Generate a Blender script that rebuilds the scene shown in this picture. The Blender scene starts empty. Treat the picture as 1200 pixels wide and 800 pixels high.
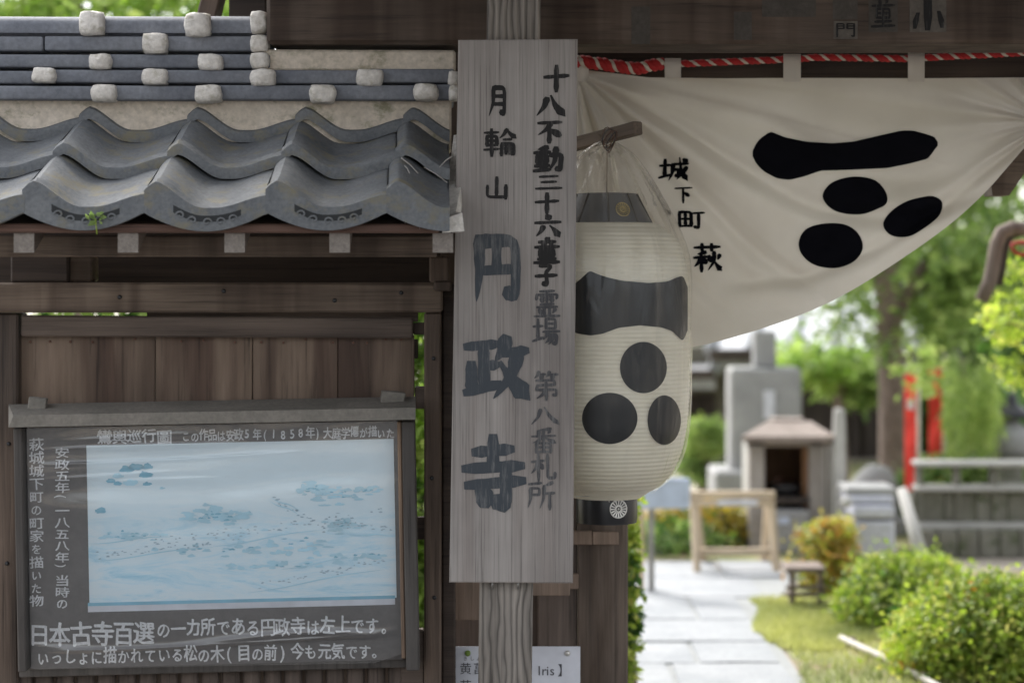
import bpy, bmesh, math, random
from math import sin, cos, pi, radians, sqrt, atan2, exp, asin
from mathutils import Vector, Matrix, noise
random.seed(7)
S = bpy.context.scene
C = S.collection
# ------------------------------------------------------------------ camera, sky, sun, exposure
F, HZ, EYE = 2333.0, 330.0, 1.5          # focal length in photo pixels, horizon row, eye height
cam = bpy.data.cameras.new('camera'); camo = bpy.data.objects.new('camera', cam); C.objects.link(camo)
camo.location = (0, 0, EYE); camo.rotation_euler = (pi/2, 0, 0)
cam.sensor_width = 36; cam.lens = 36*F/1200; cam.shift_y = -(400-HZ)/1200
cam.clip_start = .1; cam.clip_end = 2000
cam.dof.use_dof = True; cam.dof.focus_distance = 5.0; cam.dof.aperture_fstop = 1.9
S.camera = camo
w = bpy.data.worlds.new('World'); S.world = w; w.use_nodes = True
nt = w.node_tree; bg = nt.nodes['Background']
sky = nt.nodes.new('ShaderNodeTexSky'); sky.sky_type = 'NISHITA'; sky.sun_disc = False
SUN_EL, SUN_AZ = radians(47), radians(-28)      # behind the gate, a little to the left
sky.sun_elevation = SUN_EL; sky.sun_rotation = SUN_AZ; sky.air_density = 1.0; sky.dust_density = 3.0
hs = nt.nodes.new('ShaderNodeHueSaturation'); hs.inputs['Saturation'].default_value = .22; hs.inputs['Value'].default_value = 1.0
nt.links.new(sky.outputs[0], hs.inputs['Color']); nt.links.new(hs.outputs[0], bg.inputs[0])
bg.inputs[1].default_value = .15
sl = bpy.data.lights.new('sun', 'SUN'); so = bpy.data.objects.new('sun', sl); C.objects.link(so)
sl.energy = 1.3; sl.angle = radians(14); sl.color = (1, .96, .9)
sd = Vector((sin(SUN_AZ)*cos(SUN_EL), cos(SUN_AZ)*cos(SUN_EL), sin(SUN_EL)))
so.rotation_euler = sd.to_track_quat('Z', 'Y').to_euler()
S.view_settings.view_transform = 'Standard'; S.view_settings.look = 'None'
S.view_settings.exposure = 1.5; S.view_settings.gamma = 1
S.cycles.use_denoising = True
S.cycles.max_bounces = 8; S.cycles.transparent_max_bounces = 16

# ------------------------------------------------------------------ materials
def mat(name):
    m = bpy.data.materials.new(name); m.use_nodes = True
    return m, m.node_tree, m.node_tree.nodes['Principled BSDF']
def N(nt, t, **k):
    n = nt.nodes.new(t)
    for a, b in k.items():
        if a in n.inputs: n.inputs[a].default_value = b
        else: setattr(n, a, b)
    return n
def coords(nt, scale, rnd=True, rot=(0, 0, 0)):
    tc = N(nt, 'ShaderNodeTexCoord'); mp = N(nt, 'ShaderNodeMapping'); mp.inputs['Scale'].default_value = scale; mp.inputs['Rotation'].default_value = rot
    nt.links.new(tc.outputs['Object'], mp.inputs['Vector'])
    if rnd:
        oi = N(nt, 'ShaderNodeObjectInfo'); ml = N(nt, 'ShaderNodeMath', operation='MULTIPLY'); ml.inputs[1].default_value = 37
        nt.links.new(oi.outputs['Random'], ml.inputs[0])
        ad = N(nt, 'ShaderNodeVectorMath', operation='ADD'); nt.links.new(mp.outputs[0], ad.inputs[0]); nt.links.new(ml.outputs[0], ad.inputs[1])
        return ad.outputs[0]
    return mp.outputs[0]
def ramp(nt, fac, stops):
    r = N(nt, 'ShaderNodeValToRGB'); e = r.color_ramp.elements
    while len(e) < len(stops): e.new(.5)
    for i, (p, c) in enumerate(stops):
        e[i].position = p; e[i].color = (*c, 1) if len(c) == 3 else c
    nt.links.new(fac, r.inputs[0]); return r.outputs[0]
def mul(nt, a, b, fac=1, mode='MULTIPLY'):
    m = N(nt, 'ShaderNodeMix', data_type='RGBA', blend_type=mode); m.inputs[0].default_value = fac
    nt.links.new(a, m.inputs[6]); nt.links.new(b, m.inputs[7]); return m.outputs[2]
def bump(nt, p, h, s, d=.01):
    b = N(nt, 'ShaderNodeBump'); b.inputs['Strength'].default_value = s; b.inputs['Distance'].default_value = d
    nt.links.new(h, b.inputs['Height']); nt.links.new(b.outputs[0], p.inputs['Normal'])
def wood(name, lo, hi, axis='z', grain=30, rough=.8, bs=.5, stain=None, strong=False):
    m, nt, p = mat(name)
    k = {'x': (1.2, grain, grain), 'y': (grain, 1.2, grain), 'z': (grain, grain, 1.2)}[axis]
    co = coords(nt, k)
    n1 = N(nt, 'ShaderNodeTexNoise', Scale=1.0, Detail=6.0, Roughness=.62, Distortion=.6); nt.links.new(co, n1.inputs['Vector'])
    c = ramp(nt, n1.outputs['Fac'], [(.30, lo), (.5, [(a+b)/2 for a, b in zip(lo, hi)]), (.68, hi)])
    k2 = [v*4.5 if v > 2 else v*2.2 for v in k]
    co2 = coords(nt, k2)
    n2 = N(nt, 'ShaderNodeTexNoise', Scale=1.0, Detail=4.0, Roughness=.7); nt.links.new(co2, n2.inputs['Vector'])
    f = ramp(nt, n2.outputs['Fac'], [(.30, (.45, .44, .43)), (.44, (.92, .92, .92)), (.7, (1.12, 1.12, 1.12))])
    c = mul(nt, c, f)
    co3 = coords(nt, (2.2, 2.2, 1.6))
    n3 = N(nt, 'ShaderNodeTexNoise', Scale=1.6, Detail=4.0); nt.links.new(co3, n3.inputs['Vector'])
    f3 = ramp(nt, n3.outputs['Fac'], [(.3, (.72, .70, .69)), (.65, (1.12, 1.1, 1.08))])
    c = mul(nt, c, f3)
    hgt = n1.outputs['Fac']
    if strong:
        k4 = {'x': (.9, 7, 7), 'z': (6, 6, 1.5)}[axis]
        co4 = coords(nt, k4)
        wv = N(nt, 'ShaderNodeTexWave', Scale=3.2, Distortion=8.0, Detail=2.5); wv.inputs['Detail Scale'].default_value = .9; wv.inputs['Detail Roughness'].default_value = .55
        nt.links.new(co4, wv.inputs['Vector'])
        f4 = ramp(nt, wv.outputs['Fac'], [(.0, (.48, .47, .46)), (.14, (.82, .82, .81)), (.45, (1.05, 1.05, 1.04)), (1, (1.2, 1.19, 1.17))])
        c = mul(nt, c, f4); hgt = wv.outputs['Fac']
    if stain:
        k5 = {'x': (9, 9, .5), 'z': (9, 9, .8)}['z' if axis == 'z' else 'x']
        co5 = coords(nt, k5)
        n5 = N(nt, 'ShaderNodeTexNoise', Scale=1.2, Detail=3.0, Distortion=.5); nt.links.new(co5, n5.inputs['Vector'])
        f5 = ramp(nt, n5.outputs['Fac'], [(.38, stain), (.58, (1.05, 1.05, 1.05))])
        c = mul(nt, c, f5)
    nt.links.new(c, p.inputs['Base Color']); p.inputs['Roughness'].default_value = rough
    sm = N(nt, 'ShaderNodeMath', operation='ADD'); nt.links.new(hgt, sm.inputs[0])
    m2 = N(nt, 'ShaderNodeMath', operation='MULTIPLY'); m2.inputs[1].default_value = .6; nt.links.new(n2.outputs['Fac'], m2.inputs[0]); nt.links.new(m2.outputs[0], sm.inputs[1])
    bump(nt, p, sm.outputs[0], bs, .006)
    return m
def rough_mat(name, lo, hi, scale=8, rough=.85, bs=.4, fine=60, spec=.5, spots=None, dist=.006):
    m, nt, p = mat(name)
    co = coords(nt, (1, 1, 1))
    n1 = N(nt, 'ShaderNodeTexNoise', Scale=float(scale), Detail=7.0, Roughness=.65); nt.links.new(co, n1.inputs['Vector'])
    n2 = N(nt, 'ShaderNodeTexNoise', Scale=float(fine), Detail=4.0, Roughness=.6); nt.links.new(co, n2.inputs['Vector'])
    c = ramp(nt, n1.outputs['Fac'], [(.32, lo), (.68, hi)])
    f = ramp(nt, n2.outputs['Fac'], [(.3, (.8, .8, .8)), (.7, (1.12, 1.12, 1.12))]); c = mul(nt, c, f)
    if spots:
        n3 = N(nt, 'ShaderNodeTexNoise', Scale=float(scale)*1.7, Detail=5.0, Roughness=.7); nt.links.new(coords(nt, (1, 1, 1.3)), n3.inputs['Vector'])
        fa = ramp(nt, n3.outputs['Fac'], [(.52, (0, 0, 0)), (.66, (1, 1, 1))])
        mx = N(nt, 'ShaderNodeMix', data_type='RGBA'); nt.links.new(fa, mx.inputs[0]); nt.links.new(c, mx.inputs[6]); mx.inputs[7].default_value = (*spots, 1); c = mx.outputs[2]
    nt.links.new(c, p.inputs['Base Color']); p.inputs['Roughness'].default_value = rough
    p.inputs['Specular IOR Level'].default_value = spec
    bump(nt, p, n2.outputs['Fac'], bs, dist); return m
def plain(name, c, rough=.6, metal=0):
    m, nt, p = mat(name); p.inputs['Roughness'].default_value = rough; p.inputs['Metallic'].default_value = metal
    co = coords(nt, (1, 1, 1)); n = N(nt, 'ShaderNodeTexNoise', Scale=14.0, Detail=4.0); nt.links.new(co, n.inputs['Vector'])
    cc = ramp(nt, n.outputs['Fac'], [(.3, [v*.85 for v in c]), (.7, [v*1.1 for v in c])]); nt.links.new(cc, p.inputs['Base Color'])
    return m
def leafm(name, cols, trans=.45):
    m, nt, p = mat(name)
    g = N(nt, 'ShaderNodeNewGeometry'); c = ramp(nt, g.outputs['Random Per Island'], [(i/(len(cols)-1), c) for i, c in enumerate(cols)])
    co = coords(nt, (1, 1, 1)); n = N(nt, 'ShaderNodeTexNoise', Scale=2.2, Detail=2.0); nt.links.new(co, n.inputs['Vector'])
    f = ramp(nt, n.outputs['Fac'], [(.35, (.6, .65, .6)), (.65, (1.25, 1.2, 1.1))]); c = mul(nt, c, f)
    nt.links.new(c, p.inputs['Base Color']); p.inputs['Roughness'].default_value = .5
    t = N(nt, 'ShaderNodeBsdfTranslucent'); c2 = N(nt, 'ShaderNodeHueSaturation', Saturation=1.1, Value=1.5); nt.links.new(c, c2.inputs['Color']); nt.links.new(c2.outputs[0], t.inputs[0])
    mx = N(nt, 'ShaderNodeMixShader'); mx.inputs[0].default_value = trans
    nt.links.new(p.outputs[0], mx.inputs[1]); nt.links.new(t.outputs[0], mx.inputs[2]); nt.links.new(mx.outputs[0], nt.nodes['Material Output'].inputs[0])
    return m
M = {}
M['beam'] = wood('old_beam_wood', (.095, .068, .050), (.195, .148, .112), 'x', 26, stain=(.6, .56, .54))
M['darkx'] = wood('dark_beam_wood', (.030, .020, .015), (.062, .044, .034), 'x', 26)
M['railx'] = wood('rail_wood', (.085, .063, .050), (.17, .13, .105), 'x', 26)
M['postz'] = wood('fence_post_wood', (.072, .050, .037), (.155, .114, .088), 'z', 26, stain=(.6, .6, .6))
M['board'] = wood('fence_board_wood', (.130, .092, .066), (.22, .162, .122), 'z', 14, bs=.3, stain=(.5, .43, .42))
M['sidebd'] = wood('side_board_wood', (.07, .052, .042), (.14, .108, .09), 'z', 26)
M['brownbd'] = wood('brown_board_wood', (.17, .125, .095), (.27, .20, .155), 'z', 26)
M['signwood'] = wood('weathered_sign_wood', (.262, .244, .230), (.325, .303, .288), 'z', 44, rough=.85, bs=.15, stain=(.90, .87, .86))
M['postgrain'] = wood('grained_post_wood', (.15, .135, .12), (.30, .275, .25), 'z', 24, strong=True, bs=.6)
M['pillar'] = wood('gate_pillar_wood', (.075, .056, .044), (.16, .125, .10), 'z', 22, stain=(.6, .55, .5))
M['rafter'] = wood('rafter_wood', (.09, .068, .055), (.18, .14, .115), 'y', 26)
M['endgrain'] = rough_mat('end_grain', (.19, .165, .145), (.30, .265, .235), 30, fine=150)
M['reddish'] = wood('reddish_eave_wood', (.10, .055, .04), (.17, .10, .078), 'x', 26)
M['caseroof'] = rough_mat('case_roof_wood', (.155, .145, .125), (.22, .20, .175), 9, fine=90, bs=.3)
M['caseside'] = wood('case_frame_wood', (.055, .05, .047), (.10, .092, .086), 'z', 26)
M['tile'] = rough_mat('grey_roof_tile', (.125, .134, .146), (.195, .202, .208), 7, rough=.85, fine=110, bs=.3, spec=.15, spots=(.20, .185, .14))
M['noshi'] = rough_mat('ridge_tile_grey', (.135, .145, .17), (.225, .235, .26), 6, rough=.75, spec=.25, fine=80, bs=.15)
M['relief'] = plain('relief_shade', (.028, .03, .032), .9)  # dark fill that paints the recess shade behind the tile scrolls
M['plaster'] = rough_mat('stained_plaster', (.54, .47, .38), (.68, .60, .51), 7, fine=70, bs=.25, spots=(.27, .25, .17))
M['mortar'] = rough_mat('mortar_lump', (.60, .56, .51), (.80, .76, .71), 18, fine=70, bs=.8, spots=(.46, .43, .36))
M['ink'] = plain('black_ink', (.018, .018, .018), .8)
M['inkblue'] = plain('faded_blue_black_ink', (.055, .070, .085), .8)
M['inkgrey'] = plain('faded_grey_ink', (.085, .085, .09), .9)
def worn(name, ink, base, amt):
    m, nt, p = mat(name); n = N(nt, 'ShaderNodeTexNoise', Scale=1.0, Detail=6.0, Roughness=.75); nt.links.new(coords(nt, (160, 160, 14)), n.inputs['Vector'])
    n2 = N(nt, 'ShaderNodeTexNoise', Scale=9.0, Detail=3.0); nt.links.new(coords(nt, (1, 1, 1)), n2.inputs['Vector'])
    ad = N(nt, 'ShaderNodeMath', operation='MULTIPLY_ADD'); ad.inputs[1].default_value = .5; nt.links.new(n2.outputs['Fac'], ad.inputs[0]); nt.links.new(n.outputs['Fac'], ad.inputs[2])
    f = ramp(nt, ad.outputs[0], [(.78-amt, (0, 0, 0)), (1.15-amt, (1, 1, 1))]); mx = N(nt, 'ShaderNodeMix', data_type='RGBA'); nt.links.new(f, mx.inputs[0]); mx.inputs[6].default_value = (*ink, 1); mx.inputs[7].default_value = (*base, 1)
    nt.links.new(mx.outputs[2], p.inputs['Base Color']); p.inputs['Roughness'].default_value = .85; return m
M['ink'] = worn('worn_black_ink', (.014, .013, .013), (.13, .12, .115), .0); M['inkblue'] = worn('worn_blue_black_ink', (.048, .056, .066), (.17, .17, .17), .02); M['inkgrey'] = worn('worn_grey_ink', (.055, .055, .06), (.20, .195, .19), .08)
M['dye'] = plain('black_dye', (.005, .005, .007), 1.0); M['dye'].node_tree.nodes['Principled BSDF'].inputs['Specular IOR Level'].default_value = .05
M['chalk'] = rough_mat('white_paint_marker', (.62, .63, .65), (.78, .79, .81), 60, rough=.8, fine=200, bs=0)
M['panel'] = rough_mat('dark_mount_panel', (.075, .068, .066), (.108, .098, .095), 3, rough=.6, fine=50, bs=.05)
M['paper'] = plain('white_paper', (.62, .63, .68), .7)
M['metal'] = plain('dull_metal', (.30, .29, .28), .4, .8)
M['blackmetal'] = plain('black_lacquer', (.014, .014, .016), .35)
M['capgrey'] = plain('smoky_cap', (.055, .06, .07), .4)
M['silver'] = plain('silver_emblem', (.62, .60, .56), .35, .5)
M['gold'] = plain('gold_emblem', (.42, .33, .13), .35, .7)
M['rust'] = plain('copper_wire', (.12, .06, .04), .5, .5)
M['red'] = plain('red_cord', (.42, .015, .015), .7)
M['white'] = plain('white_cord', (.62, .55, .45), .8)
M['redflag'] = plain('red_banner', (.90, .07, .05), .8)
M['stone'] = rough_mat('grey_granite', (.26, .26, .26), (.37, .37, .365), 5, fine=120, bs=.3)
M['palestone'] = rough_mat('pale_granite', (.36, .35, .33), (.5, .49, .46), 6, fine=120, bs=.3)
M['shrinepost'] = rough_mat('worn_shrine_post', (.24, .21, .19), (.36, .33, .305), 6, fine=90, bs=.3)
M['mossstone'] = rough_mat('mossy_stone', (.12, .115, .09), (.21, .205, .17), 5, fine=80, bs=.5, spots=(.07, .085, .04))
M['pinkroof'] = rough_mat('weathered_copper_roof', (.21, .17, .145), (.30, .25, .22), 8, fine=60, bs=.2)
M['slate'] = rough_mat('paving_slate', (.23, .245, .262), (.32, .33, .345), 4, fine=60, bs=.4, rough=.7)
M['sand'] = rough_mat('pale_sand', (.34, .295, .24), (.44, .39, .33), 3, fine=140, bs=.5)
M['soil'] = rough_mat('moss_and_soil', (.14, .16, .05), (.27, .27, .12), 3, fine=60, bs=.6, spots=(.28, .17, .12))
M['newwood'] = wood('pale_new_wood', (.44, .34, .22), (.62, .50, .36), 'z', 26, bs=.2)
M['newwoodx'] = wood('pale_new_wood_rail', (.50, .40, .28), (.68, .57, .43), 'x', 26, bs=.2)
M['trunk'] = rough_mat('brown_bark', (.16, .115, .095), (.27, .205, .175), 12, fine=50, bs=1.0, dist=.02)
M['vine'] = wood('silver_driftwood', (.14, .105, .085), (.26, .21, .18), 'z', 22)
M['tanwall'] = rough_mat('tan_plaster', (.15, .14, .105), (.21, .19, .145), 4, fine=60, bs=.2)
M['darkwood'] = wood('hall_dark_wood', (.035, .026, .022), (.07, .055, .046), 'z', 12)
M['hallroof'] = rough_mat('pale_hall_tiles', (.30, .31, .32), (.42, .43, .44), 6, rough=.35, fine=40, bs=.3)
M['bluesign'] = plain('pale_blue_board', (.50, .56, .70), .6)
M['lavender'] = rough_mat('pale_violet_stone', (.46, .47, .53), (.60, .61, .68), 6, fine=70, bs=.4)
M['bamboo'] = plain('white_bamboo', (.42, .39, .36), .5)
M['orange'] = plain('amber_glow_glass', (.5, .2, .04), .4)
M['leaf_bright'] = leafm('bright_leaf', [(.16, .28, .04), (.26, .38, .10), (.40, .49, .18)], .5)
M['leaf_mid'] = leafm('mid_leaf', [(.13, .21, .06), (.21, .30, .10), (.33, .42, .17)], .5)
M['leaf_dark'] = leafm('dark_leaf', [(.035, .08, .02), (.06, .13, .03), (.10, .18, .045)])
M['leaf_hedge'] = leafm('hedge_leaf', [(.13, .19, .03), (.27, .38, .06), (.41, .51, .11), (.52, .50, .17)], .4)
M['leaf_hedge_red'] = leafm('hedge_leaf_red', [(.40, .14, .06), (.34, .24, .06), (.34, .36, .05)], .35)
M['leaf_yellow'] = leafm('maple_leaf', [(.24, .34, .06), (.36, .46, .09), (.50, .52, .16)], .5)
M['leaf_ochre'] = leafm('ochre_leaf', [(.24, .22, .03), (.34, .28, .05), (.40, .26, .07)], .35)
M['leaf_orange'] = leafm('orange_leaf', [(.46, .24, .09), (.44, .38, .09), (.36, .42, .09)], .35)
M['willow'] = leafm('willow_leaf', [(.20, .30, .08), (.30, .40, .12), (.38, .46, .18)], .45)
M['grass'] = leafm('grass_blade', [(.27, .30, .10), (.37, .40, .16), (.46, .47, .25)], .35)
# print of the picture: pale blue washes
m, nt, p = mat('pale_blue_print'); M['print'] = m
co = coords(nt, (5, 5, 26), False, (0, radians(5), 0)); n1 = N(nt, 'ShaderNodeTexNoise', Scale=1.0, Detail=8.0, Roughness=.72, Distortion=1.2); nt.links.new(co, n1.inputs['Vector'])
wash = ramp(nt, n1.outputs['Fac'], [(.44, (.69, .79, .84)), (.54, (.58, .75, .84)), (.64, (.40, .65, .78)), (.76, (.30, .56, .72))])
tc = N(nt, 'ShaderNodeTexCoord'); sx = N(nt, 'ShaderNodeSeparateXYZ'); nt.links.new(tc.outputs['Object'], sx.inputs[0])
n9 = N(nt, 'ShaderNodeTexNoise', Scale=5.0, Detail=3.0); nt.links.new(tc.outputs['Object'], n9.inputs['Vector'])
ad = N(nt, 'ShaderNodeMath', operation='MULTIPLY_ADD'); ad.inputs[1].default_value = .16; nt.links.new(n9.outputs['Fac'], ad.inputs[0]); nt.links.new(sx.outputs['Z'], ad.inputs[2])
msk = ramp(nt, ad.outputs[0], [(0, (1, 1, 1)), (.04, (1, 1, 1)), (.13, (.12, .12, .12)), (1, (.0, .0, .0))])
mx = N(nt, 'ShaderNodeMix', data_type='RGBA'); nt.links.new(msk, mx.inputs[0]); mx.inputs[6].default_value = (.70, .80, .85, 1); nt.links.new(wash, mx.inputs[7])
nt.links.new(mx.outputs[2], p.inputs['Base Color']); p.inputs['Roughness'].default_value = .55
M['printdab'] = plain('blue_print_ink', (.20, .46, .60), .6)
M['printpale'] = plain('pale_blue_print_ink', (.44, .68, .79), .6)
M['printdot'] = plain('dark_print_ink', (.34, .46, .54), .6)
# cloth
m, nt, p = mat('off_white_cotton'); M['cloth'] = m
co = coords(nt, (1, 1, 1)); n1 = N(nt, 'ShaderNodeTexNoise', Scale=3.0, Detail=5.0); nt.links.new(co, n1.inputs['Vector'])
cc = ramp(nt, n1.outputs['Fac'], [(.3, (.58, .53, .46)), (.7, (.68, .63, .56))]); nt.links.new(cc, p.inputs['Base Color']); p.inputs['Roughness'].default_value = .95
n2 = N(nt, 'ShaderNodeTexNoise', Scale=9.0, Detail=4.0, Distortion=.8); nt.links.new(co, n2.inputs['Vector']); bump(nt, p, n2.outputs['Fac'], .25, .02)
t = N(nt, 'ShaderNodeBsdfTranslucent'); nt.links.new(cc, t.inputs[0]); mx = N(nt, 'ShaderNodeMixShader'); mx.inputs[0].default_value = .28
nt.links.new(p.outputs[0], mx.inputs[1]); nt.links.new(t.outputs[0], mx.inputs[2]); nt.links.new(mx.outputs[0], nt.nodes['Material Output'].inputs[0])
# lantern paper
m, nt, p = mat('cream_lantern_paper'); M['lpaper'] = m
co = coords(nt, (1, 1, 1)); n1 = N(nt, 'ShaderNodeTexNoise', Scale=6.0, Detail=5.0); nt.links.new(co, n1.inputs['Vector'])
cc = ramp(nt, n1.outputs['Fac'], [(.3, (.78, .73, .60)), (.7, (.88, .84, .72))]); nt.links.new(cc, p.inputs['Base Color']); p.inputs['Roughness'].default_value = .8
t = N(nt, 'ShaderNodeBsdfTranslucent'); nt.links.new(cc, t.inputs[0]); mx = N(nt, 'ShaderNodeMixShader'); mx.inputs[0].default_value = .2
nt.links.new(p.outputs[0], mx.inputs[1]); nt.links.new(t.outputs[0], mx.inputs[2]); nt.links.new(mx.outputs[0], nt.nodes['Material Output'].inputs[0])
# clear plastic
def plastic(name, white, gloss, bs, bscale, stretch=(1, 1, 1), tint=(.85, .83, .78), bunch=None, floor=.002):
    m, nt, p = mat(name); p.inputs['Base Color'].default_value = (*tint, 1); p.inputs['Roughness'].default_value = .6
    tr = N(nt, 'ShaderNodeBsdfTransparent'); gl = N(nt, 'ShaderNodeBsdfGlossy', Roughness=.12); gl.inputs[0].default_value = (1, 1, 1, 1)
    co = coords(nt, stretch, False); n = N(nt, 'ShaderNodeTexNoise', Scale=bscale, Detail=3.0, Distortion=1.5); nt.links.new(co, n.inputs['Vector'])
    b = N(nt, 'ShaderNodeBump'); b.inputs['Strength'].default_value = bs; b.inputs['Distance'].default_value = .02; nt.links.new(n.outputs['Fac'], b.inputs['Height']); nt.links.new(b.outputs[0], gl.inputs['Normal'])
    a = N(nt, 'ShaderNodeMixShader'); a.inputs[0].default_value = white; nt.links.new(tr.outputs[0], a.inputs[1]); nt.links.new(p.outputs[0], a.inputs[2])
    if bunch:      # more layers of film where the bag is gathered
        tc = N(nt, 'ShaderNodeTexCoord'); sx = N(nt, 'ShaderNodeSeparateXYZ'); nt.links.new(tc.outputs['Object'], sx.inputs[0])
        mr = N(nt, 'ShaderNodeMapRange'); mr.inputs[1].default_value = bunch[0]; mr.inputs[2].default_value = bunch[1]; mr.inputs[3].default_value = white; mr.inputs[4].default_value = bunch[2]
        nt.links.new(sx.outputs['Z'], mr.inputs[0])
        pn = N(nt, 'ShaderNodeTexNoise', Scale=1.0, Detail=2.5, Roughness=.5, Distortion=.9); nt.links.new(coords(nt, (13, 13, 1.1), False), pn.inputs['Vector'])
        pr_ = ramp(nt, pn.outputs['Fac'], [(.50, (0, 0, 0)), (.62, (.03, .03, .03)), (.78, (.12, .12, .12))])       # pleats of doubled film, painted white in place of reflections
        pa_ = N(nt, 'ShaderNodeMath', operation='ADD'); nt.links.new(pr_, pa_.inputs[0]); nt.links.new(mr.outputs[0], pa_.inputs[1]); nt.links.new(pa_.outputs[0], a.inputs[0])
    fr = N(nt, 'ShaderNodeFresnel'); fr.inputs[0].default_value = 1.45; nt.links.new(b.outputs[0], fr.inputs['Normal'])
    ml = N(nt, 'ShaderNodeMath', operation='MULTIPLY_ADD'); ml.inputs[1].default_value = gloss; ml.inputs[2].default_value = floor; nt.links.new(fr.outputs[0], ml.inputs[0])
    g = N(nt, 'ShaderNodeMixShader'); nt.links.new(ml.outputs[0], g.inputs[0]); nt.links.new(a.outputs[0], g.inputs[1]); nt.links.new(gl.outputs[0], g.inputs[2])
    nt.links.new(g.outputs[0], nt.nodes['Material Output'].inputs[0]); return m
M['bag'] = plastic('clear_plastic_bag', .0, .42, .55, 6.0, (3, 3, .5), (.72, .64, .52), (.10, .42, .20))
M['sheet'] = plastic('clear_plastic_sheet', .01, 2.2, .10, 2.0, (1, 1, 3), (.8, .82, .86), floor=.01)

# ------------------------------------------------------------------ helpers
def W(px, py, d): return Vector(((px-600)/F*d, d, EYE+(HZ-py)/F*d))
YAW = radians(2.0); FO = Vector(((530-600)/F*5.2, 5.2, 0)); FU = Vector((cos(YAW), sin(YAW), 0)); FN = Vector((sin(YAW), -cos(YAW), 0))
def fl(px, py, off):
    r = Vector(((px-600)/F, 1, (HZ-py)/F)); t = (off+FO.dot(FN))/r.dot(FN); P = r*t
    return (P-FO).dot(FU), EYE+P.z
def FW(s, off, z): q = FO+FU*s+FN*off; return Vector((q.x, q.y, z))
def tag(o, label=None, cat=None, group=None, kind=None):
    for k, v in (('label', label), ('category', cat), ('group', group), ('kind', kind)):
        if v: o[k] = v
    return o
def thing(name, loc, label, cat, group=None):
    o = bpy.data.objects.new(name, None); C.objects.link(o); o.location = loc; o.empty_display_size = .1
    return tag(o, label, cat, group)
def wloc(p):
    v = Vector(p.location)
    return v+wloc(p.parent) if p.parent else v      # parents above parts are never scaled; rotated parents are handled by link()
def link(name, me, parent=None, loc=(0, 0, 0), rot=(0, 0, 0)):
    o = bpy.data.objects.new(name, me); C.objects.link(o)
    mw = Matrix.LocRotScale(Vector(loc), Matrix.Identity(3) if rot is None else __import__('mathutils').Euler(rot), None)
    if parent:
        o.parent = parent; mw = wmat(parent).inverted() @ mw
    o.location, o.rotation_euler, _ = mw.to_translation(), mw.to_euler(), 0
    return o
def wmat(o):
    m = Matrix.LocRotScale(o.location, o.rotation_euler, o.scale)
    return wmat(o.parent) @ m if o.parent else m
def mesh(name, vs, fs, mats, mi=None, smooth=False):
    me = bpy.data.meshes.new(name); me.from_pydata([tuple(v) for v in vs], [], fs)
    for x in (mats if isinstance(mats, (list, tuple)) else [mats]): me.materials.append(x)
    if mi: me.polygons.foreach_set('material_index', mi)
    if smooth: me.polygons.foreach_set('use_smooth', [True]*len(me.polygons))
    me.update(); return me
def obj(name, vs, fs, m, parent=None, mi=None, smooth=False):
    vs = [Vector(v) for v in vs]
    c = Vector([(min(v[i] for v in vs)+max(v[i] for v in vs))/2 for i in range(3)])
    return link(name, mesh(name, [v-c for v in vs], fs, m, mi, smooth), parent, c)
def box_me(name, dx, dy, dz, m, bev=.004, seg=1, jit=0):
    bm = bmesh.new(); bmesh.ops.create_cube(bm, size=1)
    for v in bm.verts: v.co = Vector((v.co.x*dx, v.co.y*dy, v.co.z*dz))+Vector([random.uniform(-jit, jit) for _ in range(3)])
    if bev > 0: bmesh.ops.bevel(bm, geom=bm.edges[:], offset=min(bev, .45*min(dx, dy, dz)), segments=seg, affect='EDGES', profile=.5)
    me = bpy.data.meshes.new(name); bm.to_mesh(me); bm.free(); me.materials.append(m)
    if seg > 1: me.polygons.foreach_set('use_smooth', [True]*len(me.polygons))
    return me
def wbox(name, m, parent, x0, x1, y0, y1, z0, z1, bev=.004, rot=(0, 0, 0), seg=1, jit=0):
    return link(name, box_me(name, abs(x1-x0), abs(y1-y0), abs(z1-z0), m, bev, seg, jit), parent, ((x0+x1)/2, (y0+y1)/2, (z0+z1)/2), rot)
def pbox(name, m, parent, px0, py0, px1, py1, d, th, bev=.004, rot=(0, 0, 0), seg=1, jit=0):
    a, b = W(px0, py0, d), W(px1, py1, d)
    return wbox(name, m, parent, a.x, b.x, d, d+th, b.z, a.z, bev, rot, seg, jit)
def fbox(name, m, parent, px0, py0, px1, py1, off, th, bev=.004, seg=1, jit=0, roll=0):
    s0, z0 = fl(px0, py0, off); s1, z1 = fl(px1, py1, off)
    return link(name, box_me(name, abs(s1-s0), th, abs(z1-z0), m, bev, seg, jit), parent, FW((s0+s1)/2, off-th/2, (z0+z1)/2), (0, roll, YAW))
def tube_data(pts, rad, n=8, cap=True):
    pts = [Vector(p) for p in pts]; vs, fs = [], []
    up = Vector((0, 0, 1)); prev = None
    for i, p in enumerate(pts):
        t = (pts[min(i+1, len(pts)-1)]-pts[max(i-1, 0)]).normalized()
        a = prev if prev else (t.orthogonal())
        a = (a-t*a.dot(t)).normalized(); b = t.cross(a); prev = a
        r = rad[i] if isinstance(rad, (list, tuple)) else rad
        for k in range(n):
            vs.append(p+(a*cos(2*pi*k/n)+b*sin(2*pi*k/n))*r)
    for i in range(len(pts)-1):
        for k in range(n): fs.append((i*n+k, i*n+(k+1) % n, (i+1)*n+(k+1) % n, (i+1)*n+k))
    if cap: fs += [tuple(range(n))[::-1], tuple((len(pts)-1)*n+k for k in range(n))]
    return vs, fs
def tube(name, m, parent, pts, rad, n=8): vs, fs = tube_data(pts, rad, n); return obj(name, vs, fs, m, parent, smooth=True)
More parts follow.
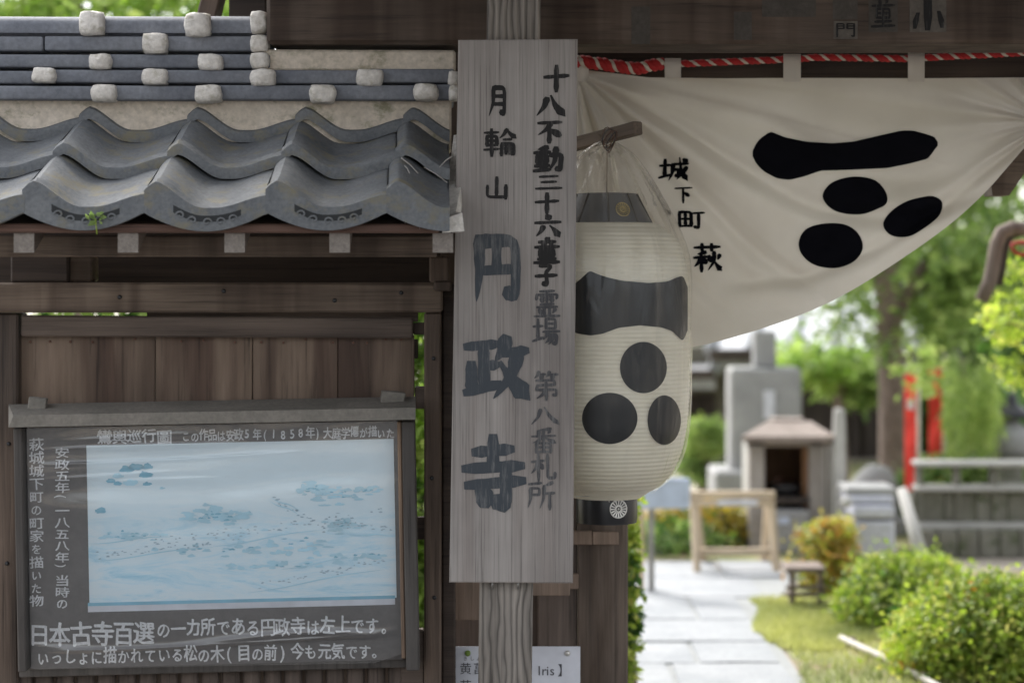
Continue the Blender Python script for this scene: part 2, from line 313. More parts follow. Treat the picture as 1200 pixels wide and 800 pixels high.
def lathe_data(prof, n, c=(0, 0, 0), fold=None, caps=True):
    vs, fs = [], []
    for i, (r, z) in enumerate(prof):
        for k in range(n):
            a = 2*pi*k/n; rr = r*(1+(fold(i, a) if fold else 0)); vs.append((c[0]+rr*sin(a), c[1]-rr*cos(a), c[2]+z))
    for i in range(len(prof)-1):
        for k in range(n): fs.append((i*n+k, i*n+(k+1) % n, (i+1)*n+(k+1) % n, (i+1)*n+k))
    if caps: fs += [tuple(range(n))[::-1], tuple((len(prof)-1)*n+k for k in range(n))]
    return vs, fs
class MB:
    def __init__(s): s.v, s.f, s.mi = [], [], []
    def add(s, vs, fs, i=0):
        o = len(s.v); s.v += [tuple(v) for v in vs]; s.f += [tuple(o+k for k in f) for f in fs]; s.mi += [i]*len(fs)
    def box(s, x0, x1, y0, y1, z0, z1, i=0):
        s.add([(x0, y0, z0), (x1, y0, z0), (x1, y1, z0), (x0, y1, z0), (x0, y0, z1), (x1, y0, z1), (x1, y1, z1), (x0, y1, z1)],
              [(0, 3, 2, 1), (4, 5, 6, 7), (0, 1, 5, 4), (1, 2, 6, 5), (2, 3, 7, 6), (3, 0, 4, 7)], i)
def prism(pts, y0, y1):   # polygon in (x,z), extruded along y
    n = len(pts); vs = [(x, y0, z) for x, z in pts]+[(x, y1, z) for x, z in pts]
    return vs, [tuple(range(n)), tuple(range(2*n-1, n-1, -1))]+[(i, (i+1) % n, n+(i+1) % n, n+i)[::-1] for i in range(n)]

# ---- leaves
def leaf_cards(pts, size, drop=0, aspect=.55, jitter=1.0):
    vs, fs = [], []
    for p in pts:
        a = Vector((random.gauss(0, 1), random.gauss(0, 1), random.gauss(0, .7)-drop)).normalized()
        b = a.cross(Vector((random.gauss(0, 1), random.gauss(0, 1), random.gauss(0, 1)))).normalized()
        nn = a.cross(b); L = size*random.uniform(.6, 1.35); o = len(vs)
        vs += [p, p+a*L*.45+b*L*aspect*.5+nn*L*.08, p+a*L, p+a*L*.45-b*L*aspect*.5+nn*L*.08]
        fs += [(o, o+1, o+2), (o, o+2, o+3)]
    return vs, fs
def clump_pts(c, r, nclump, per, spread, shell=.55, zmin=None):
    out = []; c = Vector(c)
    for _ in range(nclump):
        while True:
            q = Vector([random.uniform(-1, 1) for _ in range(3)])
            if shell < q.length < 1: break
        q = Vector((q.x*r[0], q.y*r[1], q.z*r[2])); sc = random.uniform(.6, 1.3)*spread
        for _ in range(per):
            pt = c+q+Vector((random.gauss(0, sc), random.gauss(0, sc), random.gauss(0, sc*.6)))
            if zmin is None or pt.z > zmin: out.append(pt)
    return out
def foliage(name, m, parent, pts, size, **k):
    vs, fs = leaf_cards(pts, size, **k); return obj(name, vs, fs, m, parent)
def branch(a, b, bend=.08, n=6):
    a, b = Vector(a), Vector(b); L = (b-a).length
    off = [Vector((random.uniform(-1, 1), random.uniform(-1, 1), random.uniform(-.3, .6)))*L*bend for _ in range(2)]
    return [a.lerp(b, i/n)+off[0]*sin(pi*i/n)+off[1]*sin(2*pi*i/n)*.5 for i in range(n+1)]

# ---- brush lettering: strokes on a 0..100 grid, y downwards; n even, t tapering, w widening, d dab
K = {
'十': 'n 8,46 92,40;n 50,6 50,96', '八': 't 38,22 30,55 6,90;w 52,14 66,50 96,88',
'不': 'n 10,16 90,12;t 54,16 40,42 8,66;n 50,40 50,96;d 60,46 88,68', '三': 'n 20,18 80,14;n 26,48 74,45;n 6,84 94,80',
'六': 'd 46,4 56,18;n 6,36 94,32;t 34,52 26,72 8,94;w 60,50 76,68 92,94',
'月': 't 28,8 28,55 10,96;n 28,8 76,8 76,90 60,82;n 30,34 74,34;n 30,58 74,58', '山': 'n 50,6 50,78;n 14,40 14,84 84,84;n 86,38 86,90',
'子': 'n 24,12 76,12 50,36;n 50,36 54,86 36,80;n 6,52 94,48', '円': 't 17,6 18,50 12,98;n 17,10 86,8 86,90 68,84;n 50,12 50,50;n 18,53 84,50',
'寺': 'n 22,20 78,16;n 50,2 50,40;n 6,42 94,38;n 10,64 96,58;n 70,42 70,94 52,84;d 28,72 42,86',
'政': 'n 4,16 50,12;n 30,16 30,78;n 30,46 48,44;n 10,44 10,82;n 2,86 52,74;t 66,4 60,22 48,38;n 58,26 96,22;t 84,26 74,60 44,96;w 58,44 74,68 98,94',
'輪': 'n 4,16 44,14;n 10,28 10,62;n 10,28 40,28 40,60;n 12,44 38,44;n 12,60 38,60;n 2,76 46,73;n 24,4 24,98;t 72,4 62,22 48,36;w 72,4 82,20 98,34;n 62,40 84,39;n 56,54 54,96;n 56,54 92,54 92,92 86,90;n 58,72 90,72;n 68,56 68,90;n 80,56 80,90',
'動': 't 44,6 10,14;n 2,26 52,23;n 12,34 12,62;n 12,34 44,34 44,60;n 14,47 42,47;n 12,61 44,61;n 28,14 28,90;n 6,74 50,72;n 2,92 54,86;n 56,34 94,32 90,88 78,82;t 74,8 72,55 50,96',
'童': 'd 46,2 54,10;n 20,16 80,14;d 34,20 40,30;t 66,20 60,30;n 6,36 94,33;n 24,44 24,70;n 24,44 76,44 76,70;n 26,57 74,57;n 26,70 74,70;n 50,44 50,94;n 18,82 82,80;n 4,96 96,93',
'霊': 'n 24,6 76,4;n 12,18 10,34;n 12,18 90,16 86,30;n 50,6 50,42;d 28,24 38,28;d 26,34 36,40;d 62,24 72,28;d 62,34 74,38;n 26,52 74,50;n 12,62 88,60;n 40,62 40,90;n 60,62 60,90;d 20,70 30,84;t 82,68 70,84;n 4,94 96,92',
'場': 'n 4,34 36,32;n 20,10 20,78;n 2,84 38,72;n 50,8 50,40;n 50,8 84,8 84,40;n 52,24 82,24;n 52,40 82,40;n 40,52 98,50;t 56,54 50,68 38,80;n 52,64 90,62 86,94 76,90;t 66,66 60,80 46,92;t 78,66 72,82 58,96',
'第': 't 24,2 18,14 6,24;n 20,12 46,10;d 28,14 36,24;t 64,2 58,12 50,20;n 60,12 94,10;d 70,14 78,24;n 14,32 82,30 82,46;n 18,48 82,46;n 18,48 14,64;n 14,64 90,62 86,84 76,80;n 50,32 50,98;t 46,66 34,82 12,94',
'番': 't 78,4 22,12;d 28,16 34,26;t 74,12 66,24;n 6,34 94,31;n 50,10 50,54;t 46,36 30,50 6,60;w 54,36 72,48 96,58;n 22,60 22,96;n 22,60 78,60 78,96;n 24,76 76,76;n 24,94 76,94;n 50,60 50,94',
'札': 'n 4,32 52,28;n 30,6 30,96;t 28,34 18,56 2,72;d 34,38 48,54;n 66,8 66,82 72,88 94,86 94,70',
'所': 'n 6,12 50,8;n 12,26 44,26 44,48;n 14,48 44,48;t 12,26 12,64 2,94;t 92,6 62,18;t 62,18 60,60 46,96;n 64,44 98,42;n 82,44 82,98',
'城': 'n 2,34 36,31;n 18,10 18,76;n 0,82 38,70;n 44,28 96,25;t 46,28 44,64 32,94;n 48,50 66,49 64,76 56,72;w 68,4 74,56 96,92;t 92,40 80,66 58,90;d 82,8 92,18',
'下': 'n 6,14 94,10;n 48,14 48,98;d 58,40 78,58', '町': 'n 6,16 6,84;n 6,16 50,16 50,82;n 8,48 48,48;n 28,18 28,80;n 8,82 48,80;n 56,22 98,19;n 78,22 78,92 62,84',
'萩': 'n 6,14 94,11;n 32,2 32,24;n 66,2 66,24;t 44,30 14,38;n 4,50 50,46;n 28,36 28,98;t 26,52 16,70 2,82;d 32,54 46,68;d 56,44 62,62;t 94,40 86,58;t 74,30 74,62 50,96;w 74,60 84,78 98,94',
'門': 'n 8,6 8,96;n 8,6 42,6 42,40;n 8,22 42,22;n 8,40 42,40;n 92,6 92,96 80,90;n 58,6 92,6;n 58,6 58,40;n 58,22 92,22;n 58,40 92,40'}
def brush(mb, ch, cx, cy, w_, h_, wd, surf, seed=0, lift=0.0012, step=.00012):
    """strokes of one character centred on (cx,cy), w_ by h_ photo pixels; surf(px,py,lift) gives the point on the surface"""
    rnd = random.Random(seed*31+ord(ch)); sk = rnd.uniform(-.03, .03)
    for si, st in enumerate(K[ch].split(';')):
        ty, pts = st[0], [tuple(map(float, q.split(','))) for q in st[2:].split()]
        P = []
        for i in range(len(pts)-1):
            a, b = pts[i], pts[i+1]; n = 6
            for k in range(n):
                t = k/n; P.append((a[0]+(b[0]-a[0])*t, a[1]+(b[1]-a[1])*t))
        P.append(pts[-1])
        for _ in range(2 if len(pts) > 2 else 1):
            P = [P[0]]+[tuple((P[i-1][j]+2*P[i][j]+P[i+1][j])/4 for j in range(2)) for i in range(1, len(P)-1)]+[P[-1]]
        L = len(P)-1; vs = []; horiz = abs(P[-1][0]-P[0][0]) > abs(P[-1][1]-P[0][1])
        for i, (x, y) in enumerate(P):
            t = i/L; a, b = P[max(i-1, 0)], P[min(i+1, L)]; dx, dy = b[0]-a[0], b[1]-a[1]; l = sqrt(dx*dx+dy*dy) or 1
            if ty == 'n': k = .82+.30*abs(2*t-1)**3+(.12*t)
            elif ty == 't': k = 1.15*(1-t)**.7+.10
            elif ty == 'w': k = .35+1.15*min(t/.82, 1)**1.2 if t < .85 else 1.45*(1-t)/.15+.12
            else: k = .4+1.1*sin(pi*min(t*.62+.12, 1))
            if horiz and ty == 'n': k *= .80
            k *= 1+rnd.uniform(-.07, .07); e = wd*k/2
            if i == 0 and ty != 'w': e *= .55
            if i == L: e *= .45
            nx, ny = -dy/l*e, dx/l*e
            if i == 0: x, y = x-dx/l*wd*.3, y-dy/l*wd*.3
            if i == L and ty != 't': x, y = x+dx/l*wd*.3, y+dy/l*wd*.3
            for s_ in (-1, 1):
                gx, gy = x+nx*s_, y+ny*s_; px = cx+((gx-50)/100+sk*(gy-50)/100)*w_; py = cy+(gy-50)/100*h_
                vs.append(surf(px, py, lift+si*step+i*.000006))
        mb.add(vs, [(2*i, 2*i+1, 2*i+3, 2*i+2) for i in range(L)])
_gc = {}
def glyph(ch, bold=.012):
    if (ch, bold) not in _gc:
        c = bpy.data.curves.new('glyph', 'FONT'); c.body = ch; c.offset = bold; c.resolution_u = 3; c.align_x = 'LEFT'
        c.offset = 0; o = bpy.data.objects.new('glyph', c); C.objects.link(o)
        me = bpy.data.meshes.new_from_object(o.evaluated_get(bpy.context.evaluated_depsgraph_get()))
        _gc[(ch, bold)] = ([tuple(v.co) for v in me.vertices], [tuple(p.vertices) for p in me.polygons])
        bpy.data.objects.remove(o); bpy.data.curves.remove(c); bpy.data.meshes.remove(me)
    return _gc[(ch, bold)]
def typed(mb, ch, cx, cy, w_, h_, surf, lift=.0012, rough=0, rot=0, bold=.012, seed=0, fixed=True):
    vs, fs = glyph(ch, bold)
    if not vs: return
    rnd = random.Random(seed*17+ord(ch)); a = rot+rnd.uniform(-1, 1)*rough*1.2; out = []
    sc = 1+rnd.uniform(-1, 1)*rough
    for x, y, z in vs:
        u, v = x-.45, .36-y       # full-width cell is about 0.9 wide in Blender units
        if rough: u += .9*rough*noise.noise((x*3.1+seed, y*3.1, ord(ch) % 97)); v += .9*rough*noise.noise((x*3.1, y*3.1+seed, 5+ord(ch) % 97)); u += -.16*rough*4*v*.3
        u, v = (u*cos(a)-v*sin(a))*sc, (u*sin(a)+v*cos(a))*sc
        out.append((cx+u*w_/.9, cy+v*h_/.9))
    e = bold*1.1
    for j, (ox, oy) in enumerate(((0, 0),) if bold < .006 else ((-e, -e*.5), (e, e*.5), (0, e))): mb.add([surf(x+ox*w_, y+oy*h_, lift+j*.0002) for x, y in out], fs)

# ================================================================== SETTING
def ground():
    vs, fs = [], []
    n = 24
    for i in range(n+1):
        for j in range(n+1):
            vs.append((-300+600*i/n, -200+700*j/n, 0))
    for i in range(n):
        for j in range(n): fs.append((i*(n+1)+j, (i+1)*(n+1)+j, (i+1)*(n+1)+j+1, i*(n+1)+j+1))
    o = link('ground', mesh('ground', vs, fs, M['sand'])); tag(o, 'pale sandy ground of the temple precinct', kind='structure')
    # street in front of the gate
    o = wbox('street', rough_mat('street_asphalt', (.10, .10, .10), (.15, .15, .15), 3, fine=120), None, -40, 40, -12, 4.3, -.05, .004, 0)
    tag(o, 'grey street in front of the gate', kind='structure')
    vs = [(-.2, 5.0, .006), (1.08, 5.0, .006), (1.10, 8.9, .006), (1.50, 10.2, .006), (.5, 10.4, .006)]
    pb = link('path', mesh('path', vs, [(0, 1, 2, 3, 4)], rough_mat('path_joint_mortar', (.27, .28, .28), (.33, .34, .34), 5))); tag(pb, 'stone path through the gate', kind='structure')
    y = 5.05; row = 0; rnd = random.Random(5)
    while y < 10.2:
        h = rnd.uniform(.42, .75); x0 = -.18+(y-5)*.13; x1 = 1.06+max(0, y-8.8)*.25
        x = x0+rnd.uniform(0, .1)
        while x < x1-.15:
            wd = min(rnd.uniform(.45, .85), x1-x)
            if x1-x-wd < .18: wd = x1-x
            g = .003
            c = [(x+g+rnd.uniform(0, .012), y+g+rnd.uniform(0, .01)), (x+wd*.5, y+g+rnd.uniform(-.005, .02)), (x+wd-g-rnd.uniform(0, .012), y+g+rnd.uniform(0, .01)),
                 (x+wd-g-rnd.uniform(0, .01), y+h-g-rnd.uniform(0, .012)), (x+wd*.45, y+h-g-rnd.uniform(-.002, .01)), (x+g+rnd.uniform(0, .012), y+h-g-rnd.uniform(0, .01))]
            mx_, my_ = sum(p[0] for p in c)/6, sum(p[1] for p in c)/6; top = .014+rnd.uniform(-.002, .003)
            vs = [(a, b, .0) for a, b in c]+[(a, b, top-.006) for a, b in c]+[(mx_+(a-mx_)*.985, my_+(b-my_)*.985, top) for a, b in c]
            fs = [tuple(range(12, 18))]+[(k+i, k+(i+1) % 6, k+6+(i+1) % 6, k+6+i) for k in (0, 6) for i in range(6)]
            obj('paving_stone', vs, fs, M['slate'], pb); x += wd
        y += h; row += 1
    # moss / lawn beside the path
    def patch(name, poly, m, z, label, kind='structure'):
        o = link(name, mesh(name, [(a, b, z) for a, b in poly], [tuple(range(len(poly)))], m)); tag(o, label, kind=kind); return o
    patch('planting_bed', [(1.10, 6.0), (4.2, 6.0), (4.4, 10.4), (1.6, 10.2), (1.22, 9.3), (1.12, 8.8), (1.10, 7.4)], M['soil'], .010, 'mossy planting bed to the right of the path')
    patch('planting_bed', [(-1, 5.9), (-.1, 5.9), (.34, 7.2), (.5, 8.8), (-.6, 11), (-4, 11), (-4, 6)], M['soil'], .010, 'planting bed behind the board fence')
    patch('planting_bed', [(.6, 10.75), (1.55, 10.6), (1.7, 12.5), (.2, 12.8)], M['soil'], .010, 'low bed of moss behind the trestle')
    pts = []
    rnd = random.Random(3)
    for _ in range(26000):
        yy = rnd.uniform(7.3, 9.3); xx = rnd.uniform(1.08+.05*sin(yy*5), 1.75+(yy-7.2)*.12)
        
        if yy > 8.15+.15*sin(xx*9) or rnd.random() < .16: pts.append((xx, yy))
    vs, fs = [], []
    for x, y in pts:
        o = len(vs); a = rnd.uniform(0, pi); l = rnd.uniform(.015, .05); dx, dy = cos(a)*.004, sin(a)*.004
        vs += [(x-dx, y-dy, .008), (x+dx, y+dy, .008), (x+rnd.uniform(-.02, .02), y+rnd.uniform(-.02, .02), .008+l)]; fs.append((o, o+1, o+2))
    o = link('grass', mesh('grass', vs, fs, M['grass'])); tag(o, 'short yellow green grass beside the stone path', kind='stuff')
ground()

# ================================================================== ROOFED FENCE
fence = thing('roofed_fence', FW(-.6, 0, 0), 'dark weathered board fence under a grey tiled roof, left of the gate', 'fence')
sm_z = lambda py, off, px=300: fl(px, py, off)[1]
OFF = [.60, .33, .06]
z1 = sm_z(245, .60); z3 = sm_z(155, .06); SL = (z3-z1)/.54
zrow = [z1, z1+SL*.27, z3]
s485 = fl(485, 140, .06)[0]; P_ = .277
roofbase = fbox('roof', M['darkx'], fence, -160, 110, 512, 118, .02, .25, .003)     # core under the ridge
def prof(t):
    def sm(a): a = max(0, min(1, a)); return a*a*(3-2*a)
    z = .060*(1-sm((t-.09)/.40)**.85) if t > .09 else .060-.020*((.09-t)/.09)**1.3
    return z+.030*sm((t-.58)/.46)
def tile_me(eave, tmax=1.02, w=P_):
    nx = 22; L = .31; own = .29; vs, fs, mi = [], [], []
    ts = [tmax*i/nx for i in range(nx+1)]
    rings = [(-.000, -.003), (.002, .001), (.030, .005), (.033, -.003), (L*.5, -.001), (L, 0)]
    for y, dz in rings:
        for t in ts: vs.append((t*w, y, prof(t)+dz+y*own))
    nr = len(rings); n1 = nx+1
    th = .026
    for y in (0, L):
        for t in ts: vs.append((t*w, y+.001, prof(t)-th+y*own))
    for r in range(nr-1):
        for i in range(nx): fs.append((r*n1+i, r*n1+i+1, (r+1)*n1+i+1, (r+1)*n1+i)); mi.append(0)
    b0, b1 = nr*n1, (nr+1)*n1
    for i in range(nx):
        fs.append((b0+i, b0+i+1, i+1, i)); mi.append(0)
        fs.append((b0+i+1, b0+i, b1+i, b1+i+1)); mi.append(0)
    fs.append((0, n1, 2*n1, (nr-1)*n1, b1, b0)); mi.append(0); fs.append((nx, b0+nx, b1+nx, (nr-1)*n1+nx, 2*n1+nx, n1+nx)); mi.append(0)
    if eave:
        o = len(vs); bot = lambda t: -.008-.042*sin(pi*min(max(t, 0), 1))**.9
        for yy in (-.012, -.0125, .012):
            for t in ts:
                z = (prof(t)+.004) if yy == -.012 else (bot(t))
                vs.append((t*w, yy, z))
        o2 = len(vs)
        for t in ts: vs.append((t*w, .012, prof(t)+.004))
        for i in range(nx):
            fs += [(o+n1+i, o+n1+i+1, o+i+1, o+i), (o+n1+i+1, o+n1+i, o+2*n1+i, o+2*n1+i+1), (o+i, o+i+1, o2+i+1, o2+i)]; mi += [0, 0, 0]
        fs.append((o, o2, o+2*n1, o+n1)); fs.append((o+nx, o+n1+nx, o+2*n1+nx, o2+nx)); mi += [0, 0]
        if tmax > .9:
            # scroll relief: flat panel coloured dark as painted recess shade, raised clay curls
            def add(pts, r):
                a, b = tube_data(pts, r, 5); k = len(vs); vs.extend(a); fs.extend([tuple(k+q for q in f) for f in b]); mi.extend([1]*len(b))
            za = lambda t: (prof(t)+bot(t))/2-.003
            t0, t1 = .24, .80
            up = [((t0+(t1-t0)*i/12)*w, -.0125, za(t0+(t1-t0)*i/12)+.0140) for i in range(13)]
            dn = [((t0+(t1-t0)*i/12)*w, -.0125, za(t0+(t1-t0)*i/12)-.0150+.006*abs(i-6)/6) for i in range(13)]
            pass
            k = len(vs)
            for i in range(13): vs += [(up[i][0], -.0123, up[i][2]), (dn[i][0], -.0123, dn[i][2])]
            fs += [(k+2*i+1, k+2*i+3, k+2*i+2, k+2*i) for i in range(12)]; mi += [2]*12
            for j, c in enumerate((.30, .40, .52, .63, .73)):
                sg = -1 if j < 2 else 1
                cr = [((c*w+sg*cos(a)*.0110*(1-a/8)), -.0138, za(c)-.001+sin(a)*.0100*(1-a/8)) for a in [q*.55 for q in range(13)]]
                add(cr, .0023)
    return mesh('roof_tile', vs, fs, [M['tile'], M['tile'], M['relief']], mi, True)
def autosm(me):
    me.polygons.foreach_set('use_smooth', [True]*len(me.polygons))
    try: me.set_sharp_from_angle(angle=radians(38))
    except Exception: pass
    return me
T0, T1 = autosm(tile_me(False)), autosm(tile_me(True)); T0s = {}
for r in range(3):
    for k in range(-5, 2):
        s = s485+P_*k-.028-(2-r)*.014
        if s+P_ < fl(-40, 200, OFF[r])[0]: continue
        lim = fl(527, 200, OFF[r])[0]
        if s > lim-.05: continue
        me = T1 if r == 0 else T0
        if s+P_ > lim+.02: me = autosm(tile_me(r == 0, max(.3, (lim-s)/P_)))
        o = link('roof_tile', me, roofbase, FW(s, OFF[r], zrow[r]+random.uniform(-.0015, .0015)), (random.uniform(-.006, .006), random.uniform(-.006, .006), YAW+random.uniform(-.006, .006)))
        o['label'] = 'curved grey eave tile with scroll relief' if r == 0 else 'curved grey roof tile'
# under-roof sheathing, sloping
sL, sR = fl(-60, 250, .5)[0], fl(512, 250, .5)[0]
def slope_board(name, m, o0, o1, dz0, dz1, th, s0=sL, s1=sR):
    zz = lambda o: z1+SL*(.60-o)
    vs = []
    for s in (s0, s1):
        for o, d in ((o0, dz0), (o1, dz1)):
            vs += [FW(s, o, zz(o)+d), FW(s, o, zz(o)+d-th)]
    fs = [(0, 2, 6, 4), (1, 5, 7, 3), (0, 4, 5, 1), (2, 3, 7, 6), (0, 1, 3, 2), (4, 6, 7, 5)]
    return obj(name, vs, fs, m, roofbase)
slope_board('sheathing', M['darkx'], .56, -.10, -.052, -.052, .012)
# back slope of the roof, seen only from the side
vs = [FW(sL, -.10, z3+.0), FW(sR, -.10, z3+.0), FW(sR, -.72, z1-.03), FW(sL, -.72, z1-.03)]
obj('back_roof_slope', vs+[v-Vector((0, 0, .03)) for v in vs], [(0, 1, 2, 3), (7, 6, 5, 4), (0, 4, 5, 1), (2, 6, 7, 3), (1, 5, 6, 2), (0, 3, 7, 4)], M['tile'], roofbase)
fbox('eave_board', M['reddish'], roofbase, -60, 262, 515, 273, .575, .03)
fbox('fascia_board', M['beam'], roofbase, -60, 276, 512, 301, .34, .03, .003)
for px in (28, 150, 275, 398, 519):
    wd_ = 12
    s0, za = fl(px-wd_, 273, .56); s1, zb = fl(px+wd_, 296, .56)
    vs = []
    for o, dz in ((.56, 0), (.15, SL*.37)):
        for s in (s0, s1): vs += [FW(s, o, za+dz), FW(s, o, zb+dz)]
    me_f = [(0, 1, 3, 2), (4, 6, 7, 5), (0, 2, 6, 4), (1, 5, 7, 3), (0, 4, 5, 1), (2, 3, 7, 6)]
    obj('rafter', vs, me_f, [M['rafter'], M['endgrain']], roofbase, mi=[1, 0, 0, 0, 0, 0])
# ridge: plaster bands, noshi tiles, mortar lumps
fbox('plaster_band', M['plaster'], fence, -60, 112, 529, 175, .045, .20, .006)
fbox('plaster_band', M['plaster'], fence, 309, 58, 534, 84, .058, .2, .006)
LY = [(99.5, 117, .085, .26), (81.5, 97.5, .072, .234), (63, 79.5, .060, .21), (42, 60, .045, .18), (15, 39, .045, .19)]
joints = [[121, 244, 378, 499], [51, 181, 308, 432], [117, 246], [51, 181], [107, 231]]
ends = [533, 533, 317, 316, 316]
for li, ((y0, y1, of, th), js) in enumerate(zip(LY, joints)):
    xs = [-90]+js+[ends[li]]
    for a, b in zip(xs[:-1], xs[1:]):
        n = 'ridge_cap_tile' if li == 4 else 'ridge_tile'
        tl = (300-(a+b)/2)*.000045 if li < 4 else -.01
        if li == 4:
            s0, zt = fl(a+1, y0, of); s1, zb = fl(b-1, y1, of); R_ = (zt-zb)
            pr = [(.13*abs(cos(q))**.55*(1 if cos(q) > 0 else -1), R_*max(sin(q), 0)**.6) for q in [pi*i/14 for i in range(15)]]
            vs = []
            for s in (s0, s1): vs += [FW(s, of-.13+u, zb+v) for u, v in pr]
            fs = [(i, i+1, 16+i, 15+i) for i in range(14)]+[tuple(range(15))[::-1], tuple(range(15, 30))]
            o = obj(n, vs, fs, M['noshi'], fence); autosm(o.data)
        else:
            dy = random.uniform(-.6, .6)
            fbox(n, M['noshi'], fence, a+.6, y0+dy+tl*50, b-.6, y1+dy, of+random.uniform(-.002, .002), th, .005, 2, .0008)
def lump(px, py, w_, h_, of):
    s0, za = fl(px-w_/2, py-h_/2, of); s1, zb = fl(px+w_/2, py+h_/2, of)
    bm = bmesh.new(); bmesh.ops.create_icosphere(bm, subdivisions=3, radius=1)
    sd_ = random.random()*50; dx, dz = (s1-s0)/2, (za-zb)/2
    for v in bm.verts:
        c = v.co; q = [abs(t)**.42*(1 if t > 0 else -1) for t in c]
        m_ = max(abs(c.x), abs(c.y), abs(c.z)); k = .25+.75/m_ if m_ else 1
        c = c*(1+.55*(1/m_-1)); nz = noise.noise(c*1.3+Vector((sd_, 0, 0)))*.10+noise.noise(c*3.3+Vector((sd_, 3, 0)))*.045
        c = c*(1+nz); v.co = Vector((c.x*dx, c.y*.035, c.z*dz))
    me = bpy.data.meshes.new('mortar_cap'); bm.to_mesh(me); bm.free(); me.materials.append(M['mortar']); me.polygons.foreach_set('use_smooth', [True]*len(me.polygons))
    link('mortar_cap', me, fence, FW((s0+s1)/2, of-.018, (za+zb)/2), (0, random.uniform(-.04, .04), YAW))
for px, py, w_, h_, li in [(107, 27, 30, 28, 4), (231, 29, 31, 29, 4), (303, 26, 20, 27, 4), (181, 51, 30, 25, 3), (304, 51, 22, 20, 3),
        (117, 72, 27, 18, 2), (246, 73, 30, 20, 2), (304, 71, 22, 19, 2), (51, 88, 28, 18, 1), (181, 90, 31, 19, 1), (308, 91, 31, 20, 1), (433, 91, 32, 20, 1), (531, 92, 12, 18, 1),
        (121, 109, 30, 21, 0), (244, 110, 32, 21, 0), (378, 110, 31, 22, 0), (499, 108, 29, 20, 0), (532, 109, 12, 18, 0)]:
    lump(px, py, w_*1.04, h_*1.06, LY[li][2]+.012)
# ragged plaster verge at the right end
rnd = random.Random(2)
vs, fs = [], []
path_ = [(530, 160), (528, 185), (524, 205), (519, 222), (514, 240), (513, 256), (519, 257)]
n = len(path_)
for i, (px, py) in enumerate(path_):
    of = .06+.5*i/(n-1)
    s, z = fl(px, py, of)
    for du, dz in ((0, .0), (.045, .012), (.05, -.03), (0, -.035)):
        vs.append(FW(s+du+rnd.uniform(-.004, .004), of, z+dz+rnd.uniform(-.004, .004)))
for i in range(n-1):
    for k in range(4): fs.append((i*4+k, i*4+(k+1) % 4, (i+1)*4+(k+1) % 4, (i+1)*4+k))
fs += [(3, 2, 1, 0), tuple((n-1)*4+k for k in range(4))]
obj('verge_plaster', vs, fs, M['mortar'], roofbase)
# main beams, bracket posts, rails, boards
fbox('beam', M['beam'], fence, -60, 331, 519, 366, .075, .13, .006)
fbox('gap_shade_board', M['darkx'], fence, -60, 255, 516, 340, -.16, .02, 0)  # added dark board, keeps the opening under the eave black
fbox('filler_strip', M['railx'], fence, 172, 362, 490, 377, .0, .02, .002)
fbox('bracket', M['darkx'], fence, 12, 292, 80, 331, .05, .1, .005)
fbox('bracket', M['beam'], fence, 60, 300, 108, 330, .02, .1, .005)
fbox('bracket', M['postz'], fence, 503, 300, 527, 331, .09, .12, .005)
fbox('bracket', M['postz'], fence, 508, 329, 530, 341, .10, .14, .005)
sP0, sP1 = fl(-40, 700, .06)[0], fl(21, 700, .06)[0]
def zpost(name, m, px0, px1, of, th, ztop_py, parent=fence, zb=0):
    s0, zt = fl(px0, ztop_py, of); s1 = fl(px1, ztop_py, of)[0]
    return link(name, box_me(name, s1-s0, th, zt-zb, m, .005), parent, FW((s0+s1)/2, of-th/2, (zt+zb)/2), (0, 0, YAW))
zpost('post', M['postz'], -55, 21, .045, .12, 367)
zpost('post', M['postz'], 497, 517, .055, .10, 366)
zpost('post', M['darkx'], 517.5, 534, .02, .10, 333)  # dark strip added for the shaded side of the post
fbox('rail', M['railx'], fence, 24, 371, 484, 395, .035, .05, .004, roll=radians(.35))
fbox('rail', M['postz'], fence, 484, 378, 500, 392, -.01, .03, .003)
fbox('rail', M['railx'], fence, 486, 453, 500, 479, -.01, .03, .003)
fbox('rail', M['railx'], fence, 486, 606, 500, 632, -.01, .03, .003)
fbox('rail', M['railx'], fence, 470, 738, 497, 812, .03, .04, .003)
fbox('back_rail', M['darkx'], fence, 24, 398, 490, 420, -.022, .03, .003)
fbox('seam_batten', M['darkx'], fence, 388, 395, 404, 800, -.021, .012, .002)
fbox('seam_batten', M['darkx'], fence, 288, 395, 304, 800, -.021, .012, .002)
s_l = fl(22, 600, -.0)[0]; xs = [23, 182, 296, 396, 486]
for i in range(4):
    s0, zt = fl(xs[i]+.4, 393, .0); s1 = fl(xs[i+1]-.4, 393, 0)[0]
    of = .0+[0, .001, 0, .004, .003][i]; 
    b = link('fence_board', box_me('fence_board', s1-s0, .018, zt-.12, M['board'], .002), fence, FW((s0+s1)/2, of-.009, (zt+.12)/2), (0, 0, YAW))
# nails
nm = None
for px in (35, 58, 82, 108, 158, 212, 238, 275, 306, 332, 358, 390, 414, 430, 452, 470):
    s, z = fl(px, 399+random.uniform(-2, 3), .008)
    if nm is None: v_, f_ = lathe_data([(.001, 0), (.004, .0), (.003, .003)], 6); nm = mesh('nail', v_, f_, M['rust'])
    link('nail', nm, fence, FW(s, .004, z), (pi/2, 0, 0))
